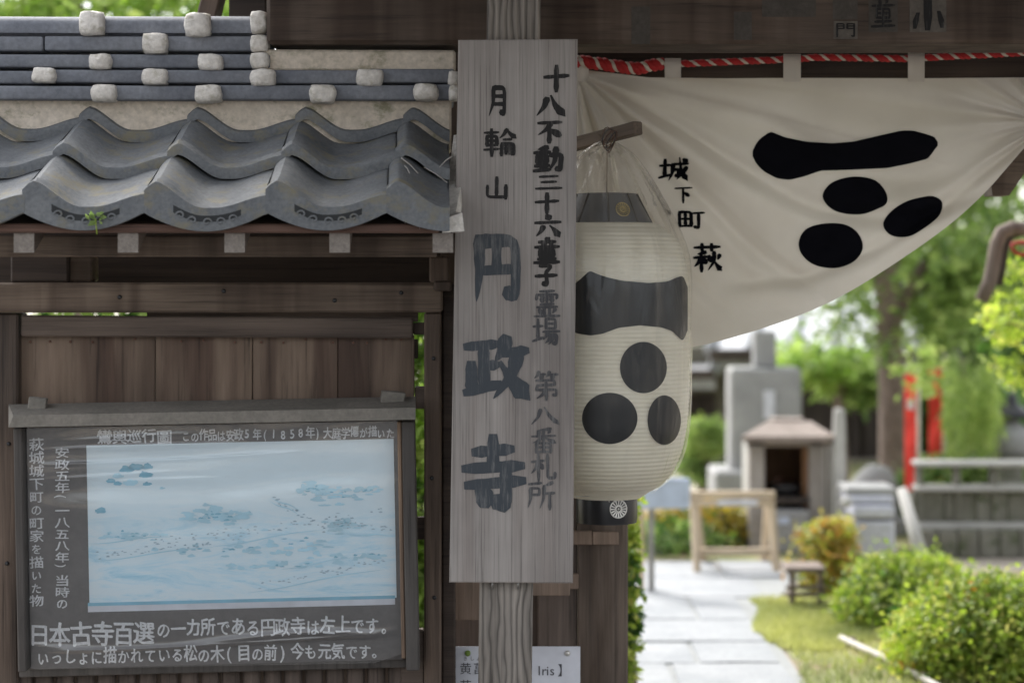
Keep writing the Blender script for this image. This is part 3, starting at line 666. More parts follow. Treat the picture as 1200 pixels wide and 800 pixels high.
# bamboo-like battens under the display case
for i in range(19):
    px = 26+i*24.4; s, zt = fl(px, 776, .03)
    v_, f_ = lathe_data([(.021, 0), (.0215, zt*.5), (.021, zt)], 8); 
    o = link('batten', mesh('batten', [(a*1.1, b*.5, c) for a, b, c in v_], f_, M['sidebd'], smooth=True), fence, FW(s, .014, 0), (0, 0, YAW))
for px, py, of in ((140, 348, .078), (262, 341, .078), (392, 352, .078), (470, 343, .078), (508, 420, .058), (506, 560, .058), (509, 700, .058), (10, 520, .048), (8, 660, .048)):
    s, z = fl(px, py, of); v_, f_ = lathe_data([(.006, -.004), (.0055, .001), (.003, .003), (.001, .003)], 8); link('nail', mesh('nail', v_, f_, M['blackmetal'], smooth=True), fence, FW(s, of-.001, z), (pi/2, 0, 0))
# weed in the gutter
wd = thing('weed', FW(fl(112, 262, .62)[0], .62, fl(112, 262, .62)[1]), 'small green weed sprouting at the lip of the eave tile', 'plant')
base = W(112, 256, 4.55)
for k in range(11):
    a = random.uniform(0, 2*pi); L = random.uniform(.012, .032)
    d = Vector((cos(a), -.6, sin(a)*.8+.1)).normalized(); sd2 = d.cross(Vector((.2, 1, .1))).normalized()*L*.24
    p0 = base+Vector((random.uniform(-.014, .014), 0, random.uniform(-.01, .012)))
    obj('leaf', [p0, p0+d*L*.5+sd2, p0+d*L, p0+d*L*.5-sd2+Vector((0, -.004, 0))], [(0, 1, 2, 3)], M['leaf_mid'], wd)
tube('stem', M['leaf_yellow'], wd, [base, base+Vector((.002, -.006, -.015)), base+Vector((.004, -.004, -.036))], .0016, 5)
gs = thing('dry_grass', W(470, 200, 5.0), 'thin dry grass straws caught on the tiles near the signboard', 'plant')
for a, b, c, d in ((470, 185, 490, 203), (497, 196, 524, 214), (472, 267, 479, 256), (488, 260, 492, 268), (503, 262, 505, 268), (515, 196, 530, 183), (474, 194, 480, 203)):
    p0, p1 = W(a, b, 4.66), W(c, d, 4.62); tube('straw', M['bamboo'], gs, [p0, p0.lerp(p1, .5)+Vector((0, 0, .003)), p1], .0009, 4)

# ================================================================== DISPLAY CASE
case = thing('display_case', FW(fl(250, 640, .05)[0], .05, fl(250, 778, .05)[1]), 'shallow wooden display case on the fence holding a dark panel with a pale blue picture', 'notice board')
RT = radians(1.1)
cpx, cpy = 250, 630
def cs(px, py): # tilt of the case about its centre
    dx, dy = px-cpx, py-cpy; return cpx+dx*cos(RT)+dy*sin(RT)*0, cpy+dy-dx*sin(RT)
def cbox(name, m, px0, py0, px1, py1, of, th, bev=.003, parent=None):
    a, b = cs((px0+px1)/2, (py0+py1)/2); w2, h2 = (px1-px0)/2, (py1-py0)/2
    return fbox(name, m, parent or case, a-w2, b-h2, a+w2, b+h2, of, th, bev, roll=-RT)
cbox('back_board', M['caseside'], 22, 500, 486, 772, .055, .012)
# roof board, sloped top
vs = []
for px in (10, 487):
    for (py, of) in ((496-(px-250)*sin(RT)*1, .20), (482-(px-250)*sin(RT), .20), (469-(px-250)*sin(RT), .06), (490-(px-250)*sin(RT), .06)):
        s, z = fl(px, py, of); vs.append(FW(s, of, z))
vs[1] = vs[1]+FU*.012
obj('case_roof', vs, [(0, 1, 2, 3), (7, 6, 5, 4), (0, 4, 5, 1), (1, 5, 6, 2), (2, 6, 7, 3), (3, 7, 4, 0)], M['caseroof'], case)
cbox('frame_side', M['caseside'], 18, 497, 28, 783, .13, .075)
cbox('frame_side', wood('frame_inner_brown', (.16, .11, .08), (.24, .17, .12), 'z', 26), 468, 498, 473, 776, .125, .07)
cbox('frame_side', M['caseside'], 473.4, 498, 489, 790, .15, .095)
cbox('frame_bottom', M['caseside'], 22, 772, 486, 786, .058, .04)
panel = cbox('mount_panel', M['panel'], 26, 498, 470, 777, .075, .012, .002)
printp = cbox('picture_print', M['print'], 103, 519, 463, 704, .0785, .003, 0, case)
cbox('picture_margin', M['paper'], 103, 705, 463, 712, .0787, .0032, 0, case)
cbox('picture_line', M['printdab'], 103, 703.2, 463, 705, .0793, .003, 0, case)
def csurf(px, py, lift):
    a, b = cs(px, py); of = .076+lift; s, z = fl(a, b, of); return FW(s, of, z)
mb = MB()
def line(text, x0, x1, y, h, seed, tracks=None):
    n = len(text)
    for i, ch in enumerate(text):
        if ch == ' ': continue
        xx = x0+(x1-x0)*(i+.5)/n; small = ch in 'のをにしょいっでてはもがす。れかたこる'
        k = .80 if small else .93
        w_ = (x1-x0)/n*k*1.04
        typed(mb, ch, xx+random.uniform(-.5, .5)+(w_*.22 if ch in '()' else 0)+(w_*.2 if ch.isdigit() else 0), y+random.uniform(-1.2, 1.2)+(1.5 if small else 0), w_, h*k, csurf, rough=.05, seed=seed+i, bold=.024)
line('日本古寺百選', 32, 180, 739, 28, 1); line('の一カ所である円政寺は左上です。', 182, 462, 735, 22, 20)
line('いっしょに描かれている松の木(目の前)今も元気です。', 42, 450, 765, 20, 50)
line('鸞輿巡行圖', 113, 200, 510, 17, 90); line('この作品は安政5年(1858年)大庭学僊が描いた', 212, 462, 509.5, 14, 110)
for i, ch in enumerate('萩城城下町の町家を描いた物'):
    typed(mb, ch, 42, 517+i*15.3-(0 if i < 12 else 1), 16 if ch not in 'のをいた' else 12, 13.5 if ch not in 'のをいた' else 12, csurf, rough=.05, seed=200+i, bold=.016)
ys = [527, 548, 564, 578, 592, 603, 615, 627, 639, 652, 661, 675, 690, 704]
for i, ch in enumerate('安政五年(一八五八年)当時の'):
    typed(mb, ch, 72, 527+i*13.6, 16 if ch not in '(の)' else 13, 12, csurf, rough=.05, seed=230+i, bold=.016, rot=pi/2 if ch in '()' else 0)
obj('lettering', mb.v, mb.f, M['chalk'], case)
# picture: tree clouds, roofs and walkers as flat print
def dab(mb, px, py, rx, ry, seed, i=0, lift=.0045):
    if not (104+rx*1.6 < px < 461-rx*1.6): return
    n = 22; vs = []
    for k in range(n):
        a = 2*pi*k/n; r = 1+.12*(k % 2)+.55*noise.noise((cos(a)*1.5+seed*3.7, sin(a)*1.5, seed))
        up = sin(a); vs.append(csurf(px+rx*r*cos(a), py-ry*r*(up if up > 0 else up*.35), lift))
    mb.add(vs, [tuple(range(n))[::-1]], i)
mb = MB(); rnd = random.Random(11); li_ = 0
def cluster(cx, cy, w_, h_, n, i, big):
    global li_
    for _ in range(n*2):
        li_ += 1; dab(mb, cx+rnd.gauss(0, w_), cy+rnd.gauss(0, h_), big*rnd.uniform(.35, .9), big*.38*rnd.uniform(.4, 1.1), li_, i, .0040+(li_ % 60)*.00003)
for c in [(148, 549, 8), (160, 547, 8), (138, 556, 6), (171, 556, 8), (172, 546, 7), (153, 565, 8), (172, 566, 5), (130, 562, 5), (190, 571, 3), (118, 597, 7), (112, 604, 6), (104, 595, 4), (138, 565, 5)]:
    li_ += 1; dab(mb, c[0], c[1], c[2], c[2]*.6, li_, 0 if li_ % 3 else 1, .0042)
for cx, cy, w_, h_, n, big in ((145, 626, 14, 3, 12, 7), (258, 604, 22, 5, 26, 8), (372, 577, 12, 5, 18, 8), (398, 583, 14, 4, 10, 6), (425, 578, 14, 2, 8, 6), (400, 618, 8, 5, 12, 7), (250, 645, 50, 3, 8, 8), (330, 665, 30, 2, 8, 9), (350, 640, 50, 8, 10, 8), (420, 655, 25, 2, 8, 8)):
    cluster(cx, cy, w_, h_, n, 1, big)
    cluster(cx, cy-1, w_*.7, h_*.7, n//3, 0, big*.5)
for k in range(210):
    t = rnd.random(); row = rnd.choice([(110, 650, 250, 636), (260, 630, 460, 600), (300, 688, 450, 660), (320, 585, 380, 620), (180, 632, 300, 620), (380, 612, 462, 625)])
    px = row[0]+(row[2]-row[0])*t; py = row[1]+(row[3]-row[1])*t+rnd.gauss(0, 2.5); li_ += 1
    dab(mb, px, py, rnd.uniform(.8, 2.2), rnd.uniform(.5, 1.1), li_, 2, .0062)
for a, b, c, d in ((316, 588, 350, 604), (318, 584, 352, 600), (105, 655, 250, 640), (250, 640, 380, 622), (330, 668, 420, 655), (405, 628, 462, 632), (104, 634, 200, 627), (290, 695, 450, 670)):
    vs = []
    for k in range(9):
        t = k/8; x, y = a+(c-a)*t, b+(d-b)*t+1.2*sin(t*7); h_ = .7*sin(pi*(t*.9+.05)); vs += [csurf(x, y-h_, .0066), csurf(x, y+h_, .0066)]
    mb.add(vs, [(2*k, 2*k+1, 2*k+3, 2*k+2) for k in range(8)], 1)
obj('picture_marks', mb.v, mb.f, [M['printdab'], M['printpale'], M['printdot']], case, mi=mb.mi)
# creased plastic sheet over the panel
vs, fs = [], []; nx, ny = 120, 190
sheet_poly = lambda u, v: (26+u*444, 497+v*(283-(10 if u > .93 else 0)*(u-.93)/.07*1.0)-(0 if u > .05 else (1-u/.05)**2*6*v))
for j in range(ny+1):
    for i in range(nx+1):
        u, v = i/nx, j/ny; px, py = sheet_poly(u, v); a, b = cs(px, py)
        e = min(u, 1-u, v*1.2, (1-v)*1.2)*8; e = min(e, 1)
        cre = sum(.0034*exp(-((v-(v0-.045*u+.006*sin(u*5+v0*40)))/.0045)**2)*max(0, min(1, (u-u0)*8, (u1-u)*6)) for v0, u0, u1 in ((.10, .03, .62), (.155, .02, .75), (.215, .05, .42), (.06, .1, .5), (.245, .2, .55), (.93, .0, .95)))
        rip = cre+.0015*sin(v*38+u*3+1.5*noise.noise((u*3, v*4, 0)))*exp(-((v-.22)/.2)**2)*(1-.3*u)+.0015*noise.noise((u*5, v*7, 2))+.0035*exp(-((v-.90-.03*sin(u*6))/.015)**2)
        of = .0965+rip*e; s, z = fl(a, b, of); vs.append(FW(s, of, z))
for j in range(ny):
    for i in range(nx): fs.append((j*(nx+1)+i, (j+1)*(nx+1)+i, (j+1)*(nx+1)+i+1, j*(nx+1)+i+1))
obj('plastic_sheet', vs, fs, M['sheet'], case, smooth=True)
# two offcuts lying on the case roof
for lab, px, py, w_, h_ in (('small grey wood offcut at the left end of the display case roof', 44, 473, 20, 14), ('tilted grey wood offcut at the right end of the display case roof', 460, 466, 27, 15)):
    s, z = fl(px, py, .10); o = link('wood_offcut', box_me('wood_offcut', w_/455, .05, h_/455, M['caseroof'], .002, 1, .002), None, FW(s, .10, z), (0, .12, YAW+.1)); tag(o, lab, 'wood offcut')

# ================================================================== SIGN POST WITH SIGNBOARD
LEAN = radians(.75)
sp = thing('sign_post', (W(600, 800, 4.95).x, 4.95, 0), 'tall grey grained post carrying a long weathered wooden signboard with brushed characters', 'sign')
xc = W(598.5, 400, 4.93)
post = link('post', box_me('post', 63/F*4.91, .10, 2.75, M['postgrain'], .006), sp, (xc.x-sin(LEAN)*.22, 4.96, 1.375), (0, LEAN, 0))
SD = 4.875
b0 = [(537, 47), (677, 46), (671.5, 683), (526.5, 682)]
v0 = [W(x, y, SD) for x, y in b0]; off = Vector((0, .024, 0)); e = .003
vs = [v+Vector((0, .002, 0)) for v in v0]+[v0[0]+Vector((e, 0, -e)), v0[1]+Vector((-e, 0, -e)), v0[2]+Vector((-e, 0, e)), v0[3]+Vector((e, 0, e))]+[v+off for v in v0]
fs = [(4, 7, 6, 5)]+[(i, 4+i, 4+(i+1) % 4, (i+1) % 4)[::-1] for i in range(4)]+[(i, (i+1) % 4, 8+(i+1) % 4, 8+i)[::-1] for i in range(4)]+[(8, 9, 10, 11)]
board = obj('signboard', vs, fs, M['signwood'], sp)
ssurf = lambda px, py, lift: W(px, py, SD-lift)
mb = MB()
def chars(lst, wd, m_, parent, surf, s0=0, lift=.0012, step=.00012):
    for i, (ch, x, y, w_, h_) in enumerate(lst):
        mb = MB(); brush(mb, ch, x, y, w_, h_, wd(ch) if callable(wd) else wd, surf, i+s0, lift, step); o = obj('character', mb.v, mb.f, m_, parent)
chars([('十', 652, 92, 32, 32), ('八', 645, 124, 36, 30), ('不', 644, 154, 32, 28), ('動', 643, 187, 34, 32), ('三', 643, 214, 32, 21), ('十', 641, 238, 30, 25), ('六', 642, 265, 32, 27), ('童', 641, 294, 30, 30), ('子', 640, 323, 27, 30)], 20, M['ink'], board, ssurf)
chars([('月', 584, 119, 27, 38), ('輪', 586, 167, 38, 33), ('山', 582, 221, 30, 29)], lambda c: 13 if c == '輪' else 17, M['ink'], board, ssurf, 30)
chars([('霊', 641, 356, 31, 33), ('場', 640, 388, 32, 34), ('第', 640, 452, 31, 34), ('八', 638, 487, 36, 26), ('番', 637, 516, 30, 30), ('札', 637, 547, 30, 34), ('所', 634, 580, 32, 34)], 13, M['inkgrey'], board, ssurf, 60)
chars([('円', 582, 315, 62, 80), ('政', 582, 432, 74, 76), ('寺', 578, 556, 74, 88)], 21, M['inkblue'], board, ssurf, 90)
for px in (577, 607):
    a = W(px, 684, 4.90); tube('nail', M['metal'], sp, [a+Vector((0, 0, .01)), a+Vector((0, 0, -.012))], .0035, 6)

# ================================================================== GATE
gate = thing('temple_gate', (W(900, 800, 5.5).x, 5.6, 0), 'dark timber temple gate with heavy beams and a pillar behind the paper lantern', 'gate')
GD = 5.53
def gp(name, m, px0, px1, py0, d, th, zb=0, **k):
    a = W(px0, py0, d); b = W(px1, py0, d); return wbox(name, m, gate, a.x, b.x, d, d+th, zb, a.z, **k)
gp('pillar', M['pillar'], 677, 736, 40, GD, .14)
gp('pillar', M['pillar'], 1240, 1305, 40, GD, .14)
gp('side_board', M['sidebd'], 630, 676.5, 300, GD+.01, .02)
gp('side_board', M['sidebd'], 582, 633.6, 300, GD+.034, .02)
gp('side_board', M['sidebd'], 512, 583.6, 60, GD+.03, .02)
pbox('batten', M['brownbd'], gate, 634, 622, 694, 638, GD-.02, .018, .002)
pbox('batten', M['brownbd'], gate, 694.6, 623, 725, 638, GD-.021, .018, .002)
pbox('batten', M['brownbd'], gate, 640, 672, 678, 690, GD-.02, .018, .002)
pbox('board_patch', M['brownbd'], gate, 532, 640, 584, 726, 5.30, .02, .002)
pbox('board_patch', M['brownbd'], gate, 616, 670, 668, 697, 5.29, .02, .002, jit=.002)
# front beam
aL = W(312, 60, 5.10)
beam = wbox('beam', wood('gate_beam_wood', (.062, .044, .033), (.125, .092, .070), 'x', 14, stain=(.6, .52, .46)), gate, aL.x, 2.9, 5.10, 5.30, EYE+268/F*5.30, W(0, -70, 5.10).z, .01)
pbox('lit_edge_strip', M['railx'], gate, 640, 57.5, 1400, 61.4, 5.302, .02, .003)  # added paler strip, paints the lit lower edge of the beam
rear = wbox('lintel', M['darkx'], gate, W(560, 0, 5.54).x, 2.9, 5.46+.04, 5.66, W(0, 94, 5.5).z, W(0, 45, 5.5).z, .006)
# brace beyond the curtain's gathered end
vs, fs = prism([(W(1150, 0, 5.6).x, W(0, 120, 5.6).z), (W(1230, 0, 5.6).x, W(0, 120, 5.6).z), (W(1230, 0, 5.6).x, W(0, 160, 5.6).z), (W(1183, 0, 5.6).x, W(0, 229, 5.6).z), (W(1163, 0, 5.6).x, W(0, 229, 5.6).z)][::-1], 5.6, 5.7)
obj('brace', vs, fs, M['beam'], gate)
# gate roof overhead; unseen front eave extended to shade beam and curtain
zr = 2.40
for k in range(12):
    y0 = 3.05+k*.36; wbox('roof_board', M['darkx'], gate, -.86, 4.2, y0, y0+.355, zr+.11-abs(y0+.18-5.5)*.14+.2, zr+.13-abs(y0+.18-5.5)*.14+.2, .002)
for x in [-.80, -.66, -.5, -.2, .1, .4, .7, 1.0, 1.3, 1.6, 1.9, 2.2]:
    for sg in (-1, 1):
        ang = sg*radians(8); L = 2.35 if sg < 0 else 1.8
        link('rafter', box_me('rafter', .055, L, .07, M['rafter'], .003), gate, (x, 5.5+sg*L/2*.985, zr+.15), (-ang, 0, 0))
wbox('purlin', M['darkx'], gate, -.82, 2.8, 6.25, 6.40, 2.28, 2.42, .006)
wbox('bracket', M['postz'], gate, W(240, 0, 5.45).x, W(262, 0, 5.45).x, 5.45, 5.55, 2.215, 2.42, .004, rot=(0, .25, 0))
wbox('bracket', M['darkx'], gate, W(268, 0, 5.45).x, W(312, 0, 5.45).x, 5.45, 5.6, 2.21, 2.42, .004)
# worshippers' paper slips pasted on the beam
slip = rough_mat('faded_paper_slip', (.10, .085, .07), (.15, .13, .11), 20, fine=90)
slip2 = rough_mat('grey_paper_slip', (.065, .055, .045), (.09, .078, .066), 20, fine=90)
for px0, py0, px1, py1, m_, chs in ((860, 14, 881, 47, slip2, ''), (893, -30, 956, 20, slip2, ''), (976, -20, 1005, 23, slip2, ''), (977, 25, 1005, 46, slip, '門'), (1018, -12, 1052, 38, slip2, '童'), (1066, -20, 1109, 38, slip, '小'), (740, 8, 762, 52, slip2, '')):
    o = pbox('paper_slip', m_, beam, px0, py0, px1, py1, 5.0985, .001, 0)
    if chs and chs != '小':
        mb = MB(); brush(mb, chs, (px0+px1)/2, (py0+py1)/2, (px1-px0)*.85, (py1-py0)*.8, 11, lambda a, b, l: W(a, b, 5.098-l))
    elif chs:
        mb = MB(); sf = lambda a, b, l: W(a, b, 5.098-l)
        for p in ([(1087, -2), (1087.5, 20), (1087, 36)], [(1076, 15), (1073, 25), (1072, 34)], [(1100, 13), (1103, 24), (1104, 33)]):
            vs_ = []
            for q, e in zip(p, (5, 5, 3) if p[0][0] == 1087 else (2, 3.5, 2)): vs_ += [sf(q[0]-e, q[1], .001), sf(q[0]+e, q[1], .001)]
            mb.add(vs_, [(0, 1, 3, 2), (2, 3, 5, 4)])
    if chs: obj('slip_ink', mb.v, mb.f, M['ink'], beam)
# paper notice behind the sign post
nt_ = thing('paper_notice', W(605, 810, 5.28), 'white laminated notice about irises pinned low behind the sign post', 'notice')
pbox('sheet', M['paper'], nt_, 532, 757, 680, 858, 5.27, .002, 0)
mb = MB(); nsurf = lambda a, b, l: W(a, b, 5.27-l)
for ch, x in (('黄', 545), ('菖', 561)): typed(mb, ch, x, 783, 13, 13, nsurf, bold=.004)
for ch, x in (('き', 545), ('し', 553), ('ょ', 560)): typed(mb, ch, x, 771, 5, 5, nsurf, bold=.0)
for ch, x in (('I', 635), ('r', 639.5), ('i', 645), ('s', 649)): typed(mb, ch, x+2, 785, 14, 14, nsurf, bold=-.004)
typed(mb, '】', 660, 785, 13, 14, nsurf, bold=.004); typed(mb, '花', 545, 803, 13, 13, nsurf, bold=.004)
obj('lettering', mb.v, mb.f, plain('printed_grey_ink', (.07, .07, .08)), nt_)
for px in (548, 665):
    v_, f_ = lathe_data([(.001, -.006), (.007, -.004), (.008, 0), (.004, .004)], 10); link('pin', mesh('pin', v_, f_, M['leaf_bright'] if px < 600 else M['silver'], smooth=True), nt_, W(px, 765, 5.265), (pi/2, 0, 0))

# ================================================================== ROPE AND CURTAIN
CD = 5.44
def rope_pt(px):
    ks = [(660, 70), (695, 74), (745, 81), (778, 74), (800, 75), (860, 72.5), (918, 70), (960, 67.5), (1065, 69), (1085, 68), (1140, 65), (1200, 62), (1290, 60)]
    for (a, b), (c, d) in zip(ks[:-1], ks[1:]):
        if a <= px <= c: return b+(d-b)*(px-a)/(c-a)
    return ks[-1][1] if px > 700 else ks[0][1]
rope = thing('striped_rope', W(930, 70, CD-.03), 'thin twisted red and white rope stretched under the gate beam', 'rope')
def strand(m, ph, r, name):
    pts = []
    for i in range(1400):
        px = 662+(1290-662)*i/1399; a = 2*pi*px/19+ph; c = W(px, rope_pt(px), CD-.035)
        k = 1.9 if px < 776 else 1.0
        pts.append(c+Vector((0, cos(a), sin(a)))*.0042*k)
    rr = [r*(1.75 if 662+(628)*i/1399 < 776 else 1) for i in range(1400)]
    vs, fs = tube_data(pts, rr, 6); obj(name, vs, fs, m, rope, smooth=True)
strand(M['red'], 0, .0062, 'red_strand'); strand(M['red'], 2.1, .0060, 'red_strand'); strand(M['white'], 4.2, .0046, 'white_strand')
bot_k = [(640, 400), (700, 412), (760, 414), (810, 408), (850, 398), (900, 383), (950, 365), (1000, 340), (1050, 308), (1100, 274), (1140, 241), (1170, 210), (1200, 172), (1222, 150)]
top_k = [(640, 96), (684, 82), (720, 86), (760, 91), (850, 92), (930, 91.5), (1075, 92), (1200, 91), (1235, 93)]
def interp(ks, x):
    if x <= ks[0][0]: return ks[0][1]
    for (a, b), (c, d) in zip(ks[:-1], ks[1:]):
        if a <= x <= c:
            t = (x-a)/(c-a); return b+(d-b)*t
    return ks[-1][1]
bot_s = {}
def bot(x):
    x = round(x, 1)
    if x not in bot_s: bot_s[x] = sum(interp(bot_k, x+q*6) for q in range(-4, 5))/9
    return bot_s[x]
CREASES = [([(690, 92), (780, 138), (870, 200), (960, 246), (1080, 258), (1200, 200)], 11, .020), ([(690, 105), (760, 176), (830, 240), (900, 312), (985, 345)], 12, .018),
           ([(700, 90), (800, 118), (900, 142), (1000, 200), (1100, 215), (1210, 150)], 14, .014), ([(686, 120), (720, 200), (770, 290), (860, 372)], 10, .014), ([(840, 330), (940, 326), (1040, 285), (1120, 228), (1215, 150)], 9, .015)]
def cdepth(px, py):
    r = sqrt((px-1228)**2+((py-142)*1.0)**2); th = atan2(py-142, 1228-px)
    d = .015*sin(th*15+1.6*noise.noise((th*4, 1, 0)))*exp(-r/230)*min(1, r/60)+.007*sin(th*31+2)*exp(-r/120)*min(1, r/40)
    r2 = sqrt((px-676)**2+(py-84)**2); t2 = atan2(py-84, px-676)
    w2 = sin(t2*13+2.5*noise.noise((t2*4, 4, r2*.002))); d += (.030*(abs(w2)**.7)*(1 if w2 > 0 else -1))*exp(-r2/330)*min(1, r2/60)+.010*sin(t2*31+r2*.004)*exp(-r2/220)*min(1, r2/50)
    for ks, wd_, am in CREASES:
        if ks[0][0] < px < ks[-1][0]:
            yc = sum(interp(ks, px+q*9) for q in range(-3, 4))/7; u = (py-yc)/wd_; f_ = min(1, (px-ks[0][0])/50, (ks[-1][0]-px)/60)
            if abs(u) < 4: d2 = am*(exp(-u*u)-.5*exp(-((u-1.8)/1.4)**2))*f_; d -= d2
    # hanging swags running parallel to the lower hem
    v = (py-90)/max(bot(px)-90, 20)
    d += .020*sin(v*11+px*.004+2.2*noise.noise((px*.004, v*2, 7)))*v*min(1, (1220-px)/250)
    d += .018*noise.noise((px*.006, py*.008, 3))+.006*noise.noise((px*.02, py*.03, 5))
    return CD-d-.02*v*max(.4, min(1, (1230-px)/200))
def csf(px, py, lift): d = cdepth(px, py)-lift; return W(px, py, d)
cur = thing('crest_curtain', W(930, 90, CD), 'off-white cotton curtain with black crest gathered at its right end under the gate beam', 'curtain')
vs, fs = [], []; nx, ny = 260, 120
for j in range(ny+1):
    for i in range(nx+1):
        px = 660+(1228-660)*i/nx; v = j/ny; t_, b_ = interp(top_k, px), bot(px); vs.append(csf(px, t_+(b_-t_)*v, 0))
for j in range(ny):
    for i in range(nx): fs.append((j*(nx+1)+i, (j+1)*(nx+1)+i, (j+1)*(nx+1)+i+1, j*(nx+1)+i+1))
cloth = obj('cloth', vs, fs, M['cloth'], cur, smooth=True)
for a, b in ((779, 798), (918, 938.5), (1064, 1083.5), (1215, 1236), (676, 690)):   # loops round the rope
    vs, fs = [], []; c0 = (a+b)/2; yc = rope_pt(c0)
    ring = [(96, .004), (92, .008), (yc+4, .044), (yc-3, .050), (yc-6, .040), (yc-5, .022), (yc+4, .014), (94, -.002)]
    for py, l in ring:
        for q in range(5): px = a+(b-a)*q/4; vs.append(W(px, py, CD-l-.003*sin(q*1.5)))
    for r in range(len(ring)-1):
        for q in range(4): fs.append((r*5+q, (r+1)*5+q, (r+1)*5+q+1, r*5+q+1))
    obj('loop', vs, fs, M['cloth'], cur, smooth=True)
def blob(mb, pts, surf, lift, rings=9, sub=8):
    # closed smooth outline, filled by concentric rings so that it follows the surface
    P = []
    n = len(pts)
    for i in range(n):
        p0, p1, p2, p3 = [Vector(pts[(i+k) % n]) for k in (-1, 0, 1, 2)]
        for k in range(sub):
            t = k/sub; P.append(.5*((2*p1)+(p2-p0)*t+(2*p0-5*p1+4*p2-p3)*t*t+(3*p1-p0-3*p2+p3)*t**3))
    c = sum(P, Vector((0, 0)))/len(P); vs = [surf(c.x, c.y, lift)]; m_ = len(P)
    for r in range(1, rings+1):
        for p in P: q = c.lerp(p, r/rings); vs.append(surf(q.x, q.y, lift))
    fs = [(0, 1+(k+1) % m_, 1+k) for k in range(m_)]
    for r in range(rings-1):
        for k in range(m_): a = 1+r*m_; fs.append((a+k, a+(k+1) % m_, a+m_+(k+1) % m_, a+m_+k))
    mb.add(vs, fs)
def strip(mb, top, bo, surf, lift, nx=60, ny=12):
    vs = []
    x0, x1 = top[0][0], top[-1][0]
    def sm(ks, x): return sum(interp(ks, min(max(x+q*1.2, x0), x1)) for q in range(-2, 3))/5
    for i in range(nx+1):
        x = x0+(x1-x0)*i/nx; a, b = sm(top, x), sm(bo, x)
        for j in range(ny+1): vs.append(surf(x, a+(b-a)*j/ny, lift))
    mb.add(vs, [(i*(ny+1)+j, i*(ny+1)+j+1, (i+1)*(ny+1)+j+1, (i+1)*(ny+1)+j) for i in range(nx) for j in range(ny)])
mb = MB(); LF = .0045
strip(mb, [(882, 180), (884, 171), (890, 163), (903, 154), (920, 161), (945, 166), (975, 168), (1000, 166), (1030, 159), (1057, 153), (1070, 153), (1085, 157), (1097, 161), (1099, 169)],
      [(882, 181), (885, 191), (895, 201), (910, 209), (925, 211), (942, 207), (962, 200), (1000, 199), (1040, 197), (1065, 192), (1088, 186), (1095, 176), (1099, 170)], csf, LF)
obj('crest_bar', mb.v, mb.f, M['dye'], cloth, smooth=True); mb = MB()
blob(mb, [(964, 229), (975, 214), (1000, 207), (1025, 211), (1038, 225), (1039, 238), (1028, 245), (1010, 251), (988, 250), (972, 243)], csf, LF)
obj('crest_dot', mb.v, mb.f, M['dye'], cloth, smooth=True); mb = MB()
blob(mb, [(936, 285), (944, 269), (965, 262), (990, 263), (1006, 274), (1011, 291), (1001, 306), (980, 314), (956, 311), (941, 300)], csf, LF)
obj('crest_dot', mb.v, mb.f, M['dye'], cloth, smooth=True); mb = MB()
blob(mb, [(1035, 264), (1042, 250), (1060, 237), (1080, 231), (1094, 230), (1104, 237), (1101, 252), (1085, 266), (1065, 277), (1045, 276)], csf, LF)
obj('crest_dot', mb.v, mb.f, M['dye'], cloth, smooth=True)
chars([('城', 790, 199, 34, 29), ('下', 801, 228, 22, 20), ('町', 810, 257, 31, 25), ('萩', 829, 302, 33, 33)], 15, M['dye'], cloth, csf, 0, .004, .0002)
mb = MB()
strip(mb, [(779, 245), (786, 247)], [(779, 247), (786, 254)], csf, .002, 4, 2)
obj('lettering', mb.v, mb.f, M['dye'], cloth)

# ================================================================== LANTERN
LC = 5.20; lsc = F/LC; LX = (711-600)/lsc; LR = .2175; LROT = radians(21)
def lz(py): return EYE+(HZ-py)/lsc
lan = thing('paper_lantern', (LX, LC, lz(610)), 'large ribbed cream paper lantern with a black crest hanging in a clear plastic bag', 'lantern')
prof_k = [(582, .36), (577, .50), (570, .635), (560, .745), (545, .84), (525, .915), (500, .965), (470, .99), (430, 1.0), (380, 1.0), (330, .985), (305, .955), (288, .90), (275, .82), (266, .70), (262, .56)]
def Rk(py):
    ks = sorted(prof_k)
    for (a, b), (c, d) in zip(ks[:-1], ks[1:]):
        if a <= py <= c: t = (py-a)/(c-a); return LR*(b+(d-b)*t)
    return LR*(ks[0][1] if py < ks[0][0] else ks[-1][1])
def Rs(py): return sum(Rk(py+q*2.5) for q in range(-3, 4))/7
prof_ = []
n = 320
for i in range(n+1):
    py = 582-(582-262)*i/n; ph = ((py-262)/4.9) % 1; prof_.append((Rs(py)-.0030*(abs(2*ph-1))**1.5, lz(py)))
v_, f_ = lathe_data(prof_, 96, (LX, LC, 0)); body = obj('paper_body', v_, f_, M['lpaper'], lan, smooth=True)
def lsurf(px, py, lift):
    q = py
    for _ in range(4): P = lsurf0(px, py, q, lift); q = HZ-(P.z-EYE)*lsc
    return P
def lsurf0(px, py, q, lift):
    R = Rs(q)+.0007+lift
    # ray through the pixel against the vertical circle of radius R about (LX, LC)
    dx = (px-600)/F; a = 1+dx*dx; b = -2*(dx*LX+LC); c = LX*LX+LC*LC-R*R; D = b*b-4*a*c
    y = (-b-sqrt(max(D, 0)))/(2*a)
    ang = atan2(dx*y-LX, LC-y)
    return Vector((LX+R*sin(ang), LC-R*cos(ang), EYE+(HZ-py)/F*y))
mb = MB()
